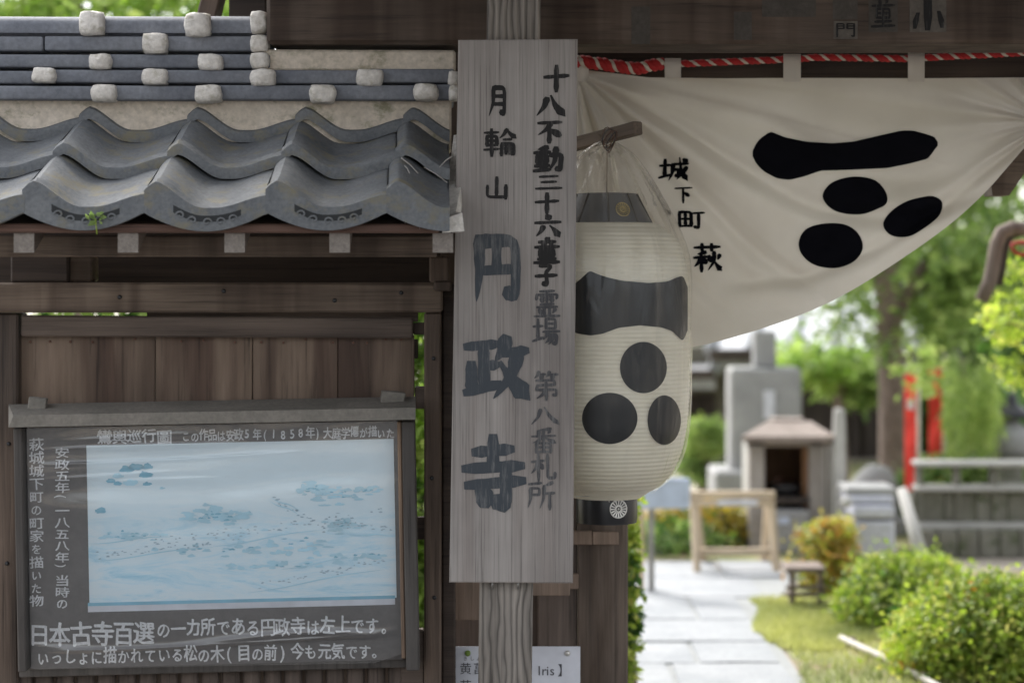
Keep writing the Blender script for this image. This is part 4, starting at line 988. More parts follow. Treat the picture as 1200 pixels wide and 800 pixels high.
strip(mb, [(640, 345), (665, 338), (678, 329), (691, 317), (700, 321), (712, 325), (730, 329), (760, 331.5), (782, 330), (793, 325), (801, 323), (804, 330), (806, 340)],
      [(640, 372), (665, 386), (678, 391), (692, 393), (706, 391), (725, 384), (750, 381), (775, 383.5), (788, 388), (796, 396), (801, 400), (804, 392), (806, 384)], lsurf, .0006, 110, 26)
lpaint = plain('lantern_black_paint', (.012, .013, .014), .5)
obj('crest_bar', mb.v, mb.f, lpaint, body, smooth=True)
for cx, cy, rx, ry in ((754, 430.5, 27.5, 30), (714.5, 490, 32.5, 30), (778.5, 492, 19.5, 29)):
    mb = MB(); blob(mb, [(cx+rx*cos(2*pi*k/16), cy+ry*sin(2*pi*k/16)) for k in range(16)], lsurf, .0006, 10, 5); obj('crest_dot', mb.v, mb.f, lpaint, body, smooth=True)
# smoked top hood with ribs, emblem
zb, zt = lz(263), lz(229); r0, r1 = .118, .078
v_, f_ = lathe_data([(r0, zb), (r0, zb+.004), (r1, zt), (r1, zt+.004), (r1-.01, zt+.004)], 48, (LX, LC, 0)); hood = obj('hood', v_, f_, M['capgrey'], lan); autosm(hood.data)
for k in range(9):
    a = LROT+2*pi*k/9+.33; tube('hood_rib', M['blackmetal'], hood, [(LX+(r0+.001)*sin(a), LC-(r0+.001)*cos(a), zb), (LX+(r1+.001)*sin(a), LC-(r1+.001)*cos(a), zt+.003)], .0028, 6)
def emblem(name, m, parent, cx, cy, cz, R, az, tilt=0, back=None):
    mb = MB(); ring = lambda r0, r1, n=28: [(r0, r1)]
    def pt(u, v, l):
        x, y, z = u, -l, v
        y, z = y*cos(tilt)-z*sin(tilt), y*sin(tilt)+z*cos(tilt)
        return (cx+x*cos(az)-y*sin(az), cy+x*sin(az)+y*cos(az), cz+z)
    def annulus(ra, rb, l, n=32):
        vs = []
        for k in range(n):
            a = 2*pi*k/n; vs += [pt(ra*cos(a), ra*sin(a), l*.3), pt((ra+rb)/2*cos(a), (ra+rb)/2*sin(a), l), pt(rb*cos(a), rb*sin(a), l*.3)]
        mb.add(vs, [(3*k+j, 3*k+j+1, 3*((k+1) % n)+j+1, 3*((k+1) % n)+j) for k in range(n) for j in (0, 1)])
    annulus(R*.86, R, .003); annulus(R*.22, R*.42, .0045); annulus(.0, R*.12, .005)
    for k in range(16):
        a = 2*pi*k/16; da = .10
        mb.add([pt(R*.40*cos(a-da*1.2), R*.40*sin(a-da*1.2), .002), pt(R*.40*cos(a+da*1.2), R*.40*sin(a+da*1.2), .002), pt(R*.88*cos(a+da), R*.88*sin(a+da), .003), pt(R*.9*cos(a), R*.9*sin(a), .004), pt(R*.88*cos(a-da), R*.88*sin(a-da), .003)], [(0, 1, 2, 3, 4)])
    return obj(name, mb.v, mb.f, m, parent, smooth=True)
a = LROT; rm = (r0+r1)/2+.004
emblem('gold_emblem', M['gold'], hood, LX+rm*sin(a), LC-rm*cos(a), lz(247), .020, a, -.35)
v_, f_ = lathe_data([(.0785, lz(611)), (.0785, lz(609)), (.080, lz(606)), (.080, lz(582)), (.0785, lz(579)), (.06, lz(578.5))], 64, (LX, LC, 0)); basr = obj('base_ring', v_, f_, M['blackmetal'], lan); autosm(basr.data)
a = radians(18); emblem('silver_emblem', M['silver'], basr, LX+.084*sin(a), LC-.084*cos(a), lz(592), .0245, a)
tube('hinge', M['silver'], basr, [W(714, 588, 5.112), W(713, 583, 5.11), W(716, 580, 5.11), W(720, 582, 5.11), W(719, 588, 5.112)], .002, 6)
tube('wire', M['silver'], lan, [W(674, 581.5, 5.105), W(700, 580.5, 5.105), W(712, 580, 5.105)], .0012, 5)
tube('hanging_wire', M['rust'], lan, [(LX, LC, lz(229)), (LX+.001, LC-.004, lz(185)), (LX, LC-.01, lz(152))], .001, 6)
# plastic bag
ringk = [(575, .56), (568, .68), (560, .77), (545, .87), (525, .945), (500, .99), (470, 1.015), (400, 1.025), (340, 1.02), (320, 1.01), (300, .985), (280, .915), (260, .82), (240, .705), (220, .585), (200, .455), (185, .35), (175, .25), (170, .17), (167, .09)]
pr = []
for i in range(101):
    py = 575-(575-167)*i/100
    def g(y):
        ks = sorted(ringk)
        for (a, b), (c, d) in zip(ks[:-1], ks[1:]):
            if a <= y <= c: return b+(d-b)*(y-a)/(c-a)
        return ks[0][1] if y < ks[0][0] else ks[-1][1]
    pr.append((LR*sum(g(py+q*2) for q in range(-2, 3))/5, lz(py)))
def fold(i, a):
    t = max(0, (i-45)/55)
    return (t**1.3)*(.075*sin(13*a+2*noise.noise((a*1.3, i*.02, 1)))+.022*sin(23*a+i*.03))+.007*noise.noise((cos(a)*2.5, sin(a)*2.5, i*.05))+.004*sin(9*a+i*.05)
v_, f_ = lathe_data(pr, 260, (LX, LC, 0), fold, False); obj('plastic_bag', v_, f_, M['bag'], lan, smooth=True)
# knot of wire at the arm
for k in range(5):
    pts = []; c = W(712+k*1.5, 160+k*2, 5.13)
    for i in range(13):
        q = 2*pi*i/12; pts.append(c+Vector((cos(q+k)*.014*(1+.3*sin(k)), sin(q*2+k)*.008, sin(q+k*1.3)*.024)))
    tube('wire_twist', M['blackmetal'] if k % 2 else M['rust'], lan, pts, .0012, 5)
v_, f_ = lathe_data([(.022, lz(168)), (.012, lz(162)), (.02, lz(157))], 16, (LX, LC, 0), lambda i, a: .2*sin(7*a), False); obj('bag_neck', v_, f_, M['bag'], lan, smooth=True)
# arm the lantern hangs from, fixed to the gate
p0, p1 = W(640, 178, 5.45), W(748, 150, 5.10)
d_ = (p1-p0); L = d_.length; rot = d_.to_track_quat('X', 'Z').to_euler()
link('lantern_arm', box_me('lantern_arm', L, .03, .034, wood('arm_wood', (.10, .075, .055), (.19, .145, .11), 'x', 26), .003), gate, (p0+p1)/2, rot)

# ================================================================== BACKGROUND
def gz(px, d): return W(px, 0, d).x
def gbox(name, m, par, px0, py0, px1, py1, d, th, **k):
    return pbox(name, m, par, px0, py0, px1, py1, d, th, **k)
def down(name, m, par, px0, px1, py0, d, th, **k):      # from row py0 down to the ground
    a, b = W(px0, py0, d), W(px1, py0, d); return wbox(name, m, par, a.x, b.x, d, d+th, 0, a.z, **k)
# --- hall far behind
hd = 17.0
hall = thing('temple_hall', (gz(920, hd), hd+2, 0), 'temple hall with tan walls, dark openings and pale grey tiled roof behind the stone monument', 'building')
down('wall', M['tanwall'], hall, 700, 1075, 405, hd, .3)
down('wall', M['darkwood'], hall, 700, 838, 462, hd-.06, .05)
down('wall', M['darkwood'], hall, 942, 1062, 452, hd-.06, .05)  # dark sheet standing in for the unlit hall interior
gbox('door_beam', M['tanwall'], hall, 700, 440, 840, 458, hd-.10, .05)
for px in (720, 745, 770, 795, 815, 1000, 1018, 1040): down('post', M['darkwood'], hall, px-2.5, px+2.5, 462, hd-.12, .05)
for py in (500, 535): gbox('rail', M['darkwood'], hall, 700, py, 838, py+4, hd-.1, .03)
def roofslab(px0, px1, pye, de, pyr, dr, name='roof', px0r=None, px1r=None):
    a, b = W(px0, pye, de), W(px1, pye, de); c, d = W(px1r or px1, pyr, dr), W(px0r or px0, pyr, dr); h = Vector((0, 0, -.12))
    rf = obj(name, [a, b, c, d, a+h, b+h, c+h, d+h], [(0, 1, 2, 3), (7, 6, 5, 4), (0, 4, 5, 1), (1, 5, 6, 2), (2, 6, 7, 3), (3, 7, 4, 0)], M['hallroof'], hall)
    n_ = int((b-a).length/.28)
    q = (d-a).length; me = None
    for i in range(n_+1):
        s = a.lerp(b, i/n_)+Vector((0, 0, .03)); e_ = d.lerp(c, i/n_)+Vector((0, 0, .03)); tube('tile_row', M['hallroof'], rf, [s, e_], .055, 6)
    return rf
roofslab(832, 1075, 414, hd-.9, 330, hd+3, px0r=850)
roofslab(700, 838, 438, hd-.9, 424, hd+.2)
gbox('eave_board', M['darkwood'], hall, 833, 409, 1074, 423, hd-1.0, .09)
gbox('eave_board', M['darkwood'], hall, 700, 433, 838, 444, hd-1.0, .09)
# --- stone monument
md = 12.6
mon = thing('stone_monument', (gz(898, md), md, 0), 'broad grey stone monument with a narrow block on top behind the little shrine', 'monument')
down('slab', M['stone'], mon, 856, 940, 431, md, .28, bev=.02)
gbox('cap_block', M['stone'], mon, 884, 388, 910, 430, md+.06, .14, bev=.01)
gbox('plaque', M['paper'], mon, 895, 458, 908, 491, md-.012, .012, bev=.003)
down('plinth', M['stone'], mon, 838, 956, 552, md-.12, .5, bev=.02)
# --- little incense shrine
sd_ = 11.1
shr = thing('small_shrine', (gz(924, sd_), sd_, 0), 'small stone shrine with a low pinkish hipped roof and dark open front', 'shrine')
def P3(px, py, d): return W(px, py, d)
rv = [P3(869, 517, sd_-.22), P3(980, 517, sd_-.22), P3(977, 515, sd_+.45), P3(873, 515, sd_+.45), P3(869, 511, sd_-.22), P3(980, 511, sd_-.22), P3(977, 510, sd_+.45), P3(873, 510, sd_+.45), P3(900, 493, sd_+.05), P3(950, 493, sd_+.05), P3(948, 493, sd_+.2), P3(902, 493, sd_+.2)]
srf = obj('roof', rv, [(3, 2, 1, 0), (0, 1, 5, 4), (1, 2, 6, 5), (2, 3, 7, 6), (3, 0, 4, 7), (4, 5, 9, 8), (5, 6, 10, 9), (6, 7, 11, 10), (7, 4, 8, 11), (8, 9, 10, 11)], M['pinkroof'], shr)
gbox('roof_ridge', M['pinkroof'], srf, 906, 490.5, 944, 494, sd_+.04, .17, bev=.01)
gbox('lintel', M['pinkroof'], shr, 878, 517, 972, 523, sd_-.1, .1)
down('pillar', M['shrinepost'], shr, 878, 896, 518, sd_-.1, .1)
down('pillar', M['shrinepost'], shr, 949, 965, 518, sd_-.1, .1)
down('back_wall', wood('shrine_inner_wood', (.09, .045, .022), (.16, .085, .045), 'z', 22), shr, 878, 970, 520, sd_+.35, .03)
down('side_wall', M['palestone'], shr, 878, 886, 519, sd_+.01, .33)
down('side_wall', M['palestone'], shr, 960, 968, 519, sd_+.01, .33)
down('inner_jamb', wood('shrine_jamb', (.20, .10, .05), (.30, .16, .08), 'z', 22), shr, 941, 947.5, 524, sd_-.02, .05)
down('base', M['stone'], shr, 897, 950, 598, sd_-.16, .5, bev=.015)
gbox('offering_shelf', M['darkwood'], shr, 899, 583, 948, 590, sd_-.12, .4)
v_, f_ = lathe_data([(.05, 0), (.075, .02), (.085, .06), (.09, .075), (.08, .075)], 20); link('incense_bowl', mesh('incense_bowl', v_, f_, M['blackmetal'], smooth=True), shr, W(920, 583, sd_+.02))
v_, f_ = lathe_data([(.03, 0), (.03, .012), (.012, .02), (.02, .06), (.024, .09), (.014, .11), (.005, .12)], 12); st = link('small_statue', mesh('small_statue', v_, f_, M['rust'], smooth=True), shr, W(912, 582, sd_+.15))
gbox('paper_tag', M['bluesign'], shr, 912, 606, 925, 614, sd_-.168, .004)
# --- upright stone posts
for lab, px0, px1, py0, d in (('pale upright stone post just right of the small shrine', 977, 990, 478, 10.9), ('second pale stone post standing close behind the small shrine pillar', 966, 976, 520, 11.5)):
    a = W((px0+px1)/2, py0, d); w2 = (px1-px0)/F*d/2
    vs, fs = lathe_data([(w2*1.5, 0), (w2*1.35, a.z*.9), (w2*1.2, a.z*.985), (w2*.5, a.z)], 4); 
    o = link('stone_post', mesh('stone_post', vs, fs, M['palestone']), None, (a.x, a.y, 0), (0, 0, pi/4)); tag(o, lab, 'stone post')
# --- blocks of pale stone
sb = 10.4
blk = thing('stone_tablet', (gz(1020, sb), sb, 0), 'stacked pale violet stone slabs with an inscribed face behind the hedge', 'stone tablet')
gbox('slab', M['stone'], blk, 992, 571, 1050, 580, sb, .3, bev=.008)
gbox('slab', M['lavender'], blk, 996, 580.6, 1048, 590, sb-.02, .32, bev=.012)
gbox('slab', M['lavender'], blk, 1000, 592, 1049, 607, sb-.05, .34, bev=.015, seg=2)
gbox('slab', M['stone'], blk, 1001, 607.5, 1046, 610.5, sb, .3)
gbox('inscribed_slab', M['lavender'], blk, 995, 611, 1049, 649, sb-.04, .34, bev=.01)
gbox('slab', M['stone'], blk, 992, 649.6, 1052, 655, sb-.02, .34)
down('slab', M['palestone'], blk, 998, 1046, 656, sb-.02, .34)
mb = MB(); rnd = random.Random(9)
for r in range(4):
    for k in range(9):
        x = 1000+k*5+rnd.uniform(-.6, .6); y = 618+r*7.5; d = sb-.042
        a, b = W(x, y, d), W(x+rnd.uniform(2, 3.6), y+rnd.uniform(1, 2.6), d); mb.box(a.x, b.x, d-.003, d+.001, b.z, a.z)
obj('worn_inscription', mb.v, mb.f, M['stone'], blk)['kind'] = 'stuff'
for px, py in ((992, 588), (991, 613)):
    v_, f_ = lathe_data([(.01, -.03), (.03, -.015), (.032, 0), (.024, .02), (.006, .03)], 10); o = link('small_jizo', mesh('small_jizo', v_, f_, M['palestone'], smooth=True), blk, W(px, py, sb-.08)); o.name = 'knob'
# --- leaning pole by the tablet
a, b = W(1057, 573, 10.2), W(1078, 645, 10.0); b = a+(b-a)*(a.z/(a.z-b.z)); o = tube('leaning_stone_stake', M['palestone'], None, [a, b], [.028, .04], 8); tag(o, 'mossy pale stake leaning to the right beside the stone tablet', 'stake')
# --- stone balustrade on the right
bd = 10.9
bal = thing('stone_balustrade', (gz(1140, bd), bd, 0), 'mossy stone balustrade with pale rails on the right behind the hedge', 'balustrade')
for y0, y1 in ((541, 547), (570, 575.5), (613, 620)): gbox('rail', M['palestone'], bal, 1074, y0, 1290, y1, bd-.05, .16, bev=.008)
for px in (1076, 1120, 1164, 1208, 1252): down('post', M['mossstone'], bal, px, px+6, 548, bd, .1)
for i in range(6):
    x0 = 1070+i*37; down('panel', M['mossstone'], bal, x0+.5, x0+36.5, 576+random.uniform(0, .6), bd+.02, .1, bev=.004)
for i in range(9):
    x0 = 1075+i*24; down('curb_stone', M['mossstone'], bal, x0+.5, x0+23.5, 620.5, bd-.1+random.uniform(-.01, .01), .1, bev=.01)
# --- lantern-shaped stone finial
fd = 11.6
lanst = thing('stone_lantern', (gz(1182, fd), fd, 0), 'dark roofed stone lantern with onion shaped body behind the balustrade', 'stone lantern')
v_, f_ = lathe_data([(.05, lz(0)*0+W(0, 534, fd).z), (.10, W(0, 528, fd).z), (.11, W(0, 512, fd).z), (.10, W(0, 503, fd).z), (.05, W(0, 494, fd).z), (.025, W(0, 489, fd).z)], 16, (gz(1184, fd), fd, 0)); obj('body', v_, f_, M['stone'], lanst, smooth=True)
v_, f_ = lathe_data([(.13, W(0, 489, fd).z), (.12, W(0, 484, fd).z), (.07, W(0, 478, fd).z), (.03, W(0, 472, fd).z), (.035, W(0, 466, fd).z), (.01, W(0, 460, fd).z)], 16, (gz(1186, fd), fd, 0)); obj('roof', v_, f_, M['blackmetal'], lanst, smooth=True)
v_, f_ = lathe_data([(.14, 0), (.12, .3), (.07, .35), (.07, W(0, 540, fd).z), (.12, W(0, 536, fd).z), (.12, W(0, 532, fd).z)], 12, (gz(1184, fd), fd, 0)); obj('column', v_, f_, M['mossstone'], lanst)
# --- red banners
for lab, px0, px1, py0, py1, d in (('left and nearer of the two red banners, partly veiled by willow leaves', 1060, 1074, 436, 575, 11.3), ('right and slimmer of the two red banners behind the willow leaves', 1088, 1104, 430, 570, 12.2)):
    bn = thing('red_banner', (gz(px0, d), d, 0), lab, 'banner', 'red banners by the big tree')
    tube('pole', M['white'], bn, [(gz(px1+2, d), d, 0), (gz(px1+2, d), d, W(0, py0-6, d).z)], .012, 6)
    tube('top_rod', M['white'], bn, [(gz(px0-1, d), d, W(0, py0, d).z), (gz(px1+3, d), d, W(0, py0, d).z)], .007, 6)
    vs, fs = [], []
    for j in range(31):
        for i in range(5):
            px = px0+(px1-px0)*i/4; py = py0+(py1-py0)*j/30; vs.append(W(px, py, d+.012*sin(j*.5+i*.8)))
    for j in range(30):
        for i in range(4): fs.append((j*5+i, (j+1)*5+i, (j+1)*5+i+1, j*5+i+1))
    obj('cloth', vs, fs, M['redflag'], bn, smooth=True)
    for k, yy in enumerate((474,) if px0 < 1080 else ()):
        mb = MB(); strip(mb, [(px0+3, yy-6), (px1-3, yy-7)], [(px0+3, yy+5), (px1-3, yy+6)], lambda a, b, l: W(a, b, d-.016-l), .001, 4, 3)
        obj('faded_patch', mb.v, mb.f, plain('banner_white', (.7, .6, .6)), bn)
# --- trestle of new wood
td = 10.35
tr = thing('wooden_trestle', (gz(860, td), td, 0), 'pale new wood trestle frame standing on the sand by the azaleas', 'trestle')
def bar(name, m, par, a, b, t=.034): 
    d_ = b-a; return link(name, box_me(name, d_.length, t, t, m, .003), par, (a+b)/2, d_.to_track_quat('X', 'Z').to_euler())
tz = lambda px, py, d: W(px, py, d)
g0 = lambda px, d: Vector((gz(px, d), d, .0))
bar('leg', M['newwoodx'], tr, tz(812, 578, td), g0(817, td-.12)); bar('leg', M['newwoodx'], tr, tz(903, 578, td), g0(910, td-.12))
bar('leg', M['newwoodx'], tr, tz(814, 578, td+.05), g0(824, td+.32), .035); bar('leg', M['newwoodx'], tr, tz(901, 578, td+.05), g0(895, td+.32), .035)
bar('top_rail', M['newwoodx'], tr, tz(808, 579, td-.02), tz(908, 579, td-.02), .036); bar('rail', M['newwoodx'], tr, tz(816, 589, td-.03), tz(905, 589, td-.03), .035); bar('rail', M['newwoodx'], tr, tz(820, 646, td-.06), tz(908, 646, td-.06), .035)
gbox('white_strip', M['paper'], tr, 841, 586, 888, 592, td-.06, .01)
# --- pale blue board on posts
bb = thing('blue_board', (gz(775, 9.6), 9.6, 0), 'pale blue information board on thin posts below the lantern', 'sign board')
gbox('board', M['bluesign'], bb, 735, 560, 809, 596, 9.55, .03, bev=.01)
for px, m_ in ((752, M['newwood']), (764, M['metal'])): down('leg', m_, bb, px-4, px+3, 592, 9.6, .03)
# --- low bench at the right edge of the path
be = thing('low_bench', (gz(945, 9.1), 9.1, 0), 'low weathered plank bench at the right edge of the stone path', 'bench')
for y0, y1 in ((665, 671), (686, 690), (695, 699)): gbox('plank', M['vine'], be, 921, y0, 968, y1, 9.05, .22 if y0 < 670 else .03)
for px in (929, 962): down('leg', M['vine'], be, px-3, px+3, 671, 9.08, .04)
# --- bamboo pole lying in front of the hedge
pl = tube('bamboo_pole', M['bamboo'], None, [W(985, 747, 8.2), W(1040, 772, 7.75), W(1092, 800, 7.3), W(1140, 828, 7.0)], .014, 10); tag(pl, 'pale bamboo pole slanting down in front of the round hedge', 'pole')
for px, d, zz in ((1000, 8.1, 755), (1085, 7.4, 797)):
    o = tube('short_stake', M['vine'], None, [(gz(px, d), d+.02, 0), (gz(px, d), d+.02, W(0, zz-8, d).z)], .016, 8); tag(o, 'thin stake at the far end of the bamboo pole' if px < 1050 else 'thin stake at the near end of the bamboo pole', 'stake')

# --- vegetation
tag(link('planting_bed', mesh('planting_bed', [(1.9, 11.1, .012), (6, 11.1, .012), (7, 16.5, .012), (1.5, 16.5, .012)], [(0, 1, 2, 3)], M['soil'])), 'mossy ground behind the balustrade', kind='structure')
def shrub(name, c, r, m, n, size, label, cat='shrub', nc=None, extra=None, stems=5, spread=.05):
    t = thing(name, (c[0], c[1], 0), label, cat)
    pts = clump_pts(c, r, nc or n//30, 30, spread, .72, .02)
    foliage('foliage', m, t, pts, size)
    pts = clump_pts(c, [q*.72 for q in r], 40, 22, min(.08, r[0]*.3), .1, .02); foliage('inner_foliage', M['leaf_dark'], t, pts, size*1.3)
    if extra: foliage('foliage', extra[0], t, clump_pts(c, [q*1.01 for q in r], extra[1], 20, .04, .85, c[2]-.1), size)
    for k in range(stems):
        a = 2*pi*k/stems; tube('stem', M['trunk'], t, branch((c[0]+.05*cos(a), c[1]+.05*sin(a), 0), (c[0]+r[0]*.5*cos(a), c[1]+r[1]*.5*sin(a), c[2]), .05, 4), [.014, .013, .012, .01, .008], 6)
    return t
X = lambda px, py, d: W(px, py, d)
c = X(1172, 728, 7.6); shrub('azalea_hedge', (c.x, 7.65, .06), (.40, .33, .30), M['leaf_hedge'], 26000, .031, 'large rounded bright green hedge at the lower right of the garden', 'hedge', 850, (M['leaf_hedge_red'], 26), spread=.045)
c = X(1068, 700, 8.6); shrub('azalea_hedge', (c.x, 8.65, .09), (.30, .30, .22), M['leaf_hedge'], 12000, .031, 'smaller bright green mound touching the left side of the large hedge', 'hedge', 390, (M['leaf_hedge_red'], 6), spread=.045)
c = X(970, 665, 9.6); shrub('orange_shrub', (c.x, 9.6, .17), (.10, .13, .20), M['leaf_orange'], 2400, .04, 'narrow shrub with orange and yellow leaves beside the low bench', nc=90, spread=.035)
for px, d, rx, rz, lab in ((800, 11.3, .22, .13, 'low ochre azalea mound left of the trestle legs'), (845, 11.2, .20, .14, 'low ochre azalea mound seen through the trestle')):
    c = X(px, 612, d); shrub('ochre_azalea', (c.x, d, .10), (rx, .2, .15), M['leaf_ochre'], 2400, .035, lab, nc=90, spread=.035)
c = X(790, 640, 11.0); shrub('green_groundcover', (c.x, 11.0, .05), (.28, .2, .10), M['leaf_mid'], 1500, .035, 'low green plants at the foot of the left ochre azalea', 'plant', 50, stems=2)
c = X(740, 640, 6.9); shrub('climbing_shrub', (.395, 7.0, .42), (.045, .12, .34), M['leaf_hedge'], 4200, .032, 'bright green leafy shrub just behind the gate pillar', nc=80, spread=.014, stems=2)
c = X(1130, 560, 12.0); shrub('low_azalea', (c.x, 12.0, .2), (.55, .3, .24), M['leaf_mid'], 3000, .05, 'low green shrub just behind the balustrade rails', nc=110, spread=.05)
# round topiary behind the monument's left
tp = thing('topiary_tree', (gz(826, 13.6), 13.6, 0), 'small cloud pruned tree with a round light green head left of the monument', 'tree')
tube('trunk', M['trunk'], tp, [(gz(824, 13.6), 13.6, 0), (gz(826, 13.6), 13.62, .35), W(824, 540, 13.6), W(826, 515, 13.6)], [.04, .035, .03, .02], 8)
for (px, py, rx, rz, nn) in ((826, 514, .15, .14, 90), (842, 553, .11, .05, 30), (806, 548, .07, .05, 26), (828, 560, .15, .04, 26)):
    c = W(px, py, 13.6); foliage('foliage', M['willow' if nn == 90 else 'leaf_mid'], tp, clump_pts(c, (rx, rx, rz), nn, 26, .03, .4), .035)
# big tree
bt = thing('big_tree', (gz(1045, 13.2), 13.2, 0), 'large broadleaf tree with a straight brown trunk beside the red banners', 'tree')
D = 13.2; tb = (gz(1046, D), D, 0)
tube('trunk', M['trunk'], bt, [tb, W(1046, 560, D), W(1045, 450, D), W(1041, 370, D), W(1040, 300, D), W(1030, 200, D), W(1040, 60, D)], [.12, .092, .086, .084, .082, .07, .04], 14)
for q in [((1048, 375), (1090, 300), (1130, 250)), ((1046, 380), (1072, 340), (1110, 330)), ((1038, 330), (990, 260), (940, 230)), ((1036, 260), (1080, 180), (1130, 120)), ((1034, 240), (990, 160), (960, 90))]:
    pts = [W(x, y, D+.12*i*random.choice((-1, 1))) for i, (x, y) in enumerate(q)]; tube('branch', M['trunk'], bt, [pts[0], pts[0].lerp(pts[1], .5)+Vector((0, 0, .04)), pts[1], pts[1].lerp(pts[2], .5), pts[2]], [.05, .04, .03, .022, .012], 8)
pts = clump_pts(W(1060, 190, D), (1.35, 1.2, 1.25), 290, 34, .13, .25)
foliage('foliage', M['leaf_mid'], bt, pts, .085)
pts = clump_pts(W(1095, 320, D+.2), (.62, .6, .34), 70, 30, .10, .1); foliage('foliage', M['leaf_mid'], bt, [p for p in pts if not (p.y < D+.1 and abs(p.x-tb[0]) < .22)], .085)
# pale green tree left of the trunk, in front of the hall
t = thing('young_maple', (gz(985, 14.6), 14.6, 0), 'bright green young maple between the monument and the big tree trunk', 'tree')
tube('trunk', M['trunk'], t, branch((gz(988, 14.6), 14.6, 0), W(985, 420, 14.6), .03), [.06, .055, .05, .045, .04, .035, .03], 8)
foliage('foliage', M['leaf_bright'], t, clump_pts(W(962, 428, 14.6), (.36, .4, .12), 60, 30, .07, .2), .08)
foliage('foliage', M['leaf_mid'], t, clump_pts(W(1005, 448, 14.8), (.24, .4, .15), 55, 30, .07, .2), .08)
# willow-like tree
t = thing('weeping_tree', (gz(1130, 12.6), 12.6, 0), 'pale yellow green weeping tree hanging over the balustrade and banners', 'tree')
tube('trunk', M['trunk'], t, branch((gz(1140, 12.8), 12.8, 0), W(1128, 420, 12.8), .04), [.05, .045, .04, .035, .03, .025, .02], 8)
pts = []
for k in range(110):
    px = random.uniform(1108, 1172); y0 = random.uniform(415, 470); L = random.uniform(40, 85); dd = random.uniform(11.2, 12.9)
    for j in range(34): pts.append(W(px+random.gauss(0, 2.5), y0+L*j/34+random.gauss(0, 2), dd+random.gauss(0, .02)))
foliage('hanging_foliage', M['willow'], t, pts, .06, drop=1.6, aspect=.3)
foliage('foliage', M['willow'], t, clump_pts(W(1076, 432, 11.0), (.12, .12, .16), 16, 14, .04, .2), .05)
# maple spray close on the right
t = thing('maple_tree', (gz(1235, 8.8), 8.8, 0), 'yellow green maple spray reaching in at the right edge of the view', 'tree')
tube('trunk', M['trunk'], t, branch((gz(1245, 8.8), 8.8, 0), W(1232, 240, 8.8), .03), [.05, .046, .042, .038, .034, .03, .026], 8)
for q in (((1232, 400), (1190, 380), (1150, 372)), ((1232, 330), (1205, 320), (1180, 322)), ((1234, 440), (1200, 425), (1158, 430)), ((1234, 300), (1210, 285), (1195, 290))):
    tube('branch', M['trunk'], t, [W(x, y, 8.8) for x, y in q], [.012, .008, .004], 6)
for (px, py, rx, rz, nn) in ((1190, 318, .10, .07, 26), (1200, 350, .12, .07, 36), (1178, 372, .10, .06, 26), (1195, 400, .12, .08, 40), (1160, 366, .05, .03, 8), (1172, 428, .10, .025, 16), (1195, 445, .08, .04, 14), (1215, 270, .10, .05, 14)):
    foliage('foliage', M['leaf_yellow'], t, clump_pts(W(px, py, 8.8), (rx, .25, rz*.8), max(4, nn//2), 10, .022, .1), .034, aspect=.7)
# driftwood-like arch and red cord at right edge
t = thing('curved_wood_arch', W(1170, 350, 8.0), 'silvery brown curved wooden arch by the yellow maple at the right edge', 'arch')
pa = [(1150, 352), (1160, 330), (1165, 305), (1168, 285), (1174, 272), (1186, 267), (1200, 268), (1225, 280), (1245, 310), (1252, 360), (1256, 600)]
tube('frame', M['vine'], t, [W(x, y, 8.1) for x, y in pa]+[Vector((gz(1256, 8.1), 8.1, 0))], .030, 10)
tube('inner_edge', M['darkwood'], t, [W(x+9, y+4, 8.16) for x, y in pa[1:-2]], .022, 8)
o = tube('red_ribbon', M['red'], None, [W(x, y, 7.95) for x, y in ((1240, 284), (1215, 284), (1195, 284), (1186, 286), (1187, 292), (1193, 298), (1205, 299), (1225, 296), (1245, 292))], .008, 8); tag(o, 'loop of bright red cord hanging from the curved wooden arch', 'ribbon')
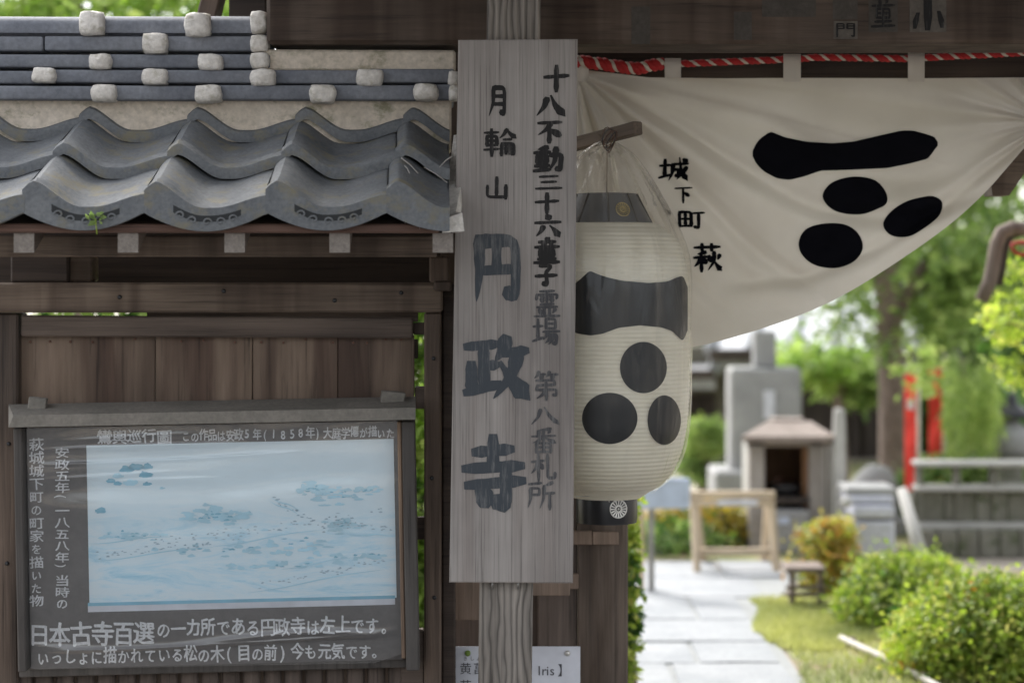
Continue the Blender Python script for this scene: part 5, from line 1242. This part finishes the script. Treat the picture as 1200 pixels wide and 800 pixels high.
# trees and greens behind the fence and above its roof
t = thing('garden_tree', (gz(100, 10), 10, 0), 'leafy green tree showing above the tiled roof at the upper left', 'tree')
tube('trunk', M['trunk'], t, branch((gz(80, 10), 10, 0), W(80, -40, 10), .03), [.09, .085, .08, .075, .07, .06, .05], 10)
for q in ((20, 10), (150, 5), (210, 20)): tube('branch', M['trunk'], t, branch(W(80, 60, 10), W(q[0], q[1]-30, 10), .08), [.04, .036, .03, .026, .02, .014, .01], 7)
foliage('foliage', M['leaf_bright'], t, clump_pts(W(90, 30, 10), (.85, .6, .45), 300, 26, .09, .1), .07)
for lab, px, z, d, rz in (('dense green bush behind the fence, seen through the slit by the gate', 488, .95, 6.9, .75), ('green bush behind the left end of the fence', 90, .95, 7.0, .95)):
    c = W(px, 400, d); shrub('garden_bush', (c.x, d, z), (.42, .3, rz), M['leaf_bright'], 9000, .055, lab, 'bush', 300, spread=.06)
# evergreen backdrop
for lab, px, py, d, r, m_, nn in (('dark evergreen tree behind the hall, left', 800, 330, 26, (2.4, 1.2, 1.3), 'leaf_dark', 120), ('green tree far behind the big trunk', 1010, 400, 22, (1.3, 1, 1.2), 'leaf_mid', 160), ('tall green tree far behind the balustrade', 1130, 420, 21, (1.2, 1, 1.5), 'leaf_mid', 190), ('dark green tree at the far right beyond the maple', 1230, 470, 20, (.9, 1, 1.6), 'leaf_dark', 150), ('low dark trees behind the weeping tree', 1110, 520, 18, (1.0, .8, .55), 'leaf_dark', 120)):
    t = thing('background_tree', (gz(px, d), d, 0), lab, 'tree'); c = W(px, py, d)
    tube('trunk', M['trunk'], t, branch((c.x, d, 0), (c.x, d, c.z), .02), [.12, .11, .1, .09, .08, .07, .06], 8)
    foliage('foliage', M[m_], t, clump_pts(c, r, nn, 34, .17, .15), .14)
# rounded stone behind trunk
bm = bmesh.new(); bmesh.ops.create_icosphere(bm, subdivisions=3, radius=1)
for v in bm.verts: k = 1+.12*noise.noise(v.co*1.7); v.co = Vector((v.co.x*.16*k, v.co.y*.14*k, v.co.z*.22*k))
me = bpy.data.meshes.new('garden_rock'); bm.to_mesh(me); bm.free(); me.materials.append(M['stone']); me.polygons.foreach_set('use_smooth', [True]*len(me.polygons))
c = W(1025, 560, 11.8); o = link('garden_rock', me, None, (c.x, 11.8, .2)); tag(o, 'rounded grey rock left of the big tree trunk', 'rock')
o = wbox('rock_plinth', M['stone'], None, c.x-.16, c.x+.16, 11.66, 11.94, 0, .12, .02); tag(o, 'squared stone under the rounded grey rock', 'stone')
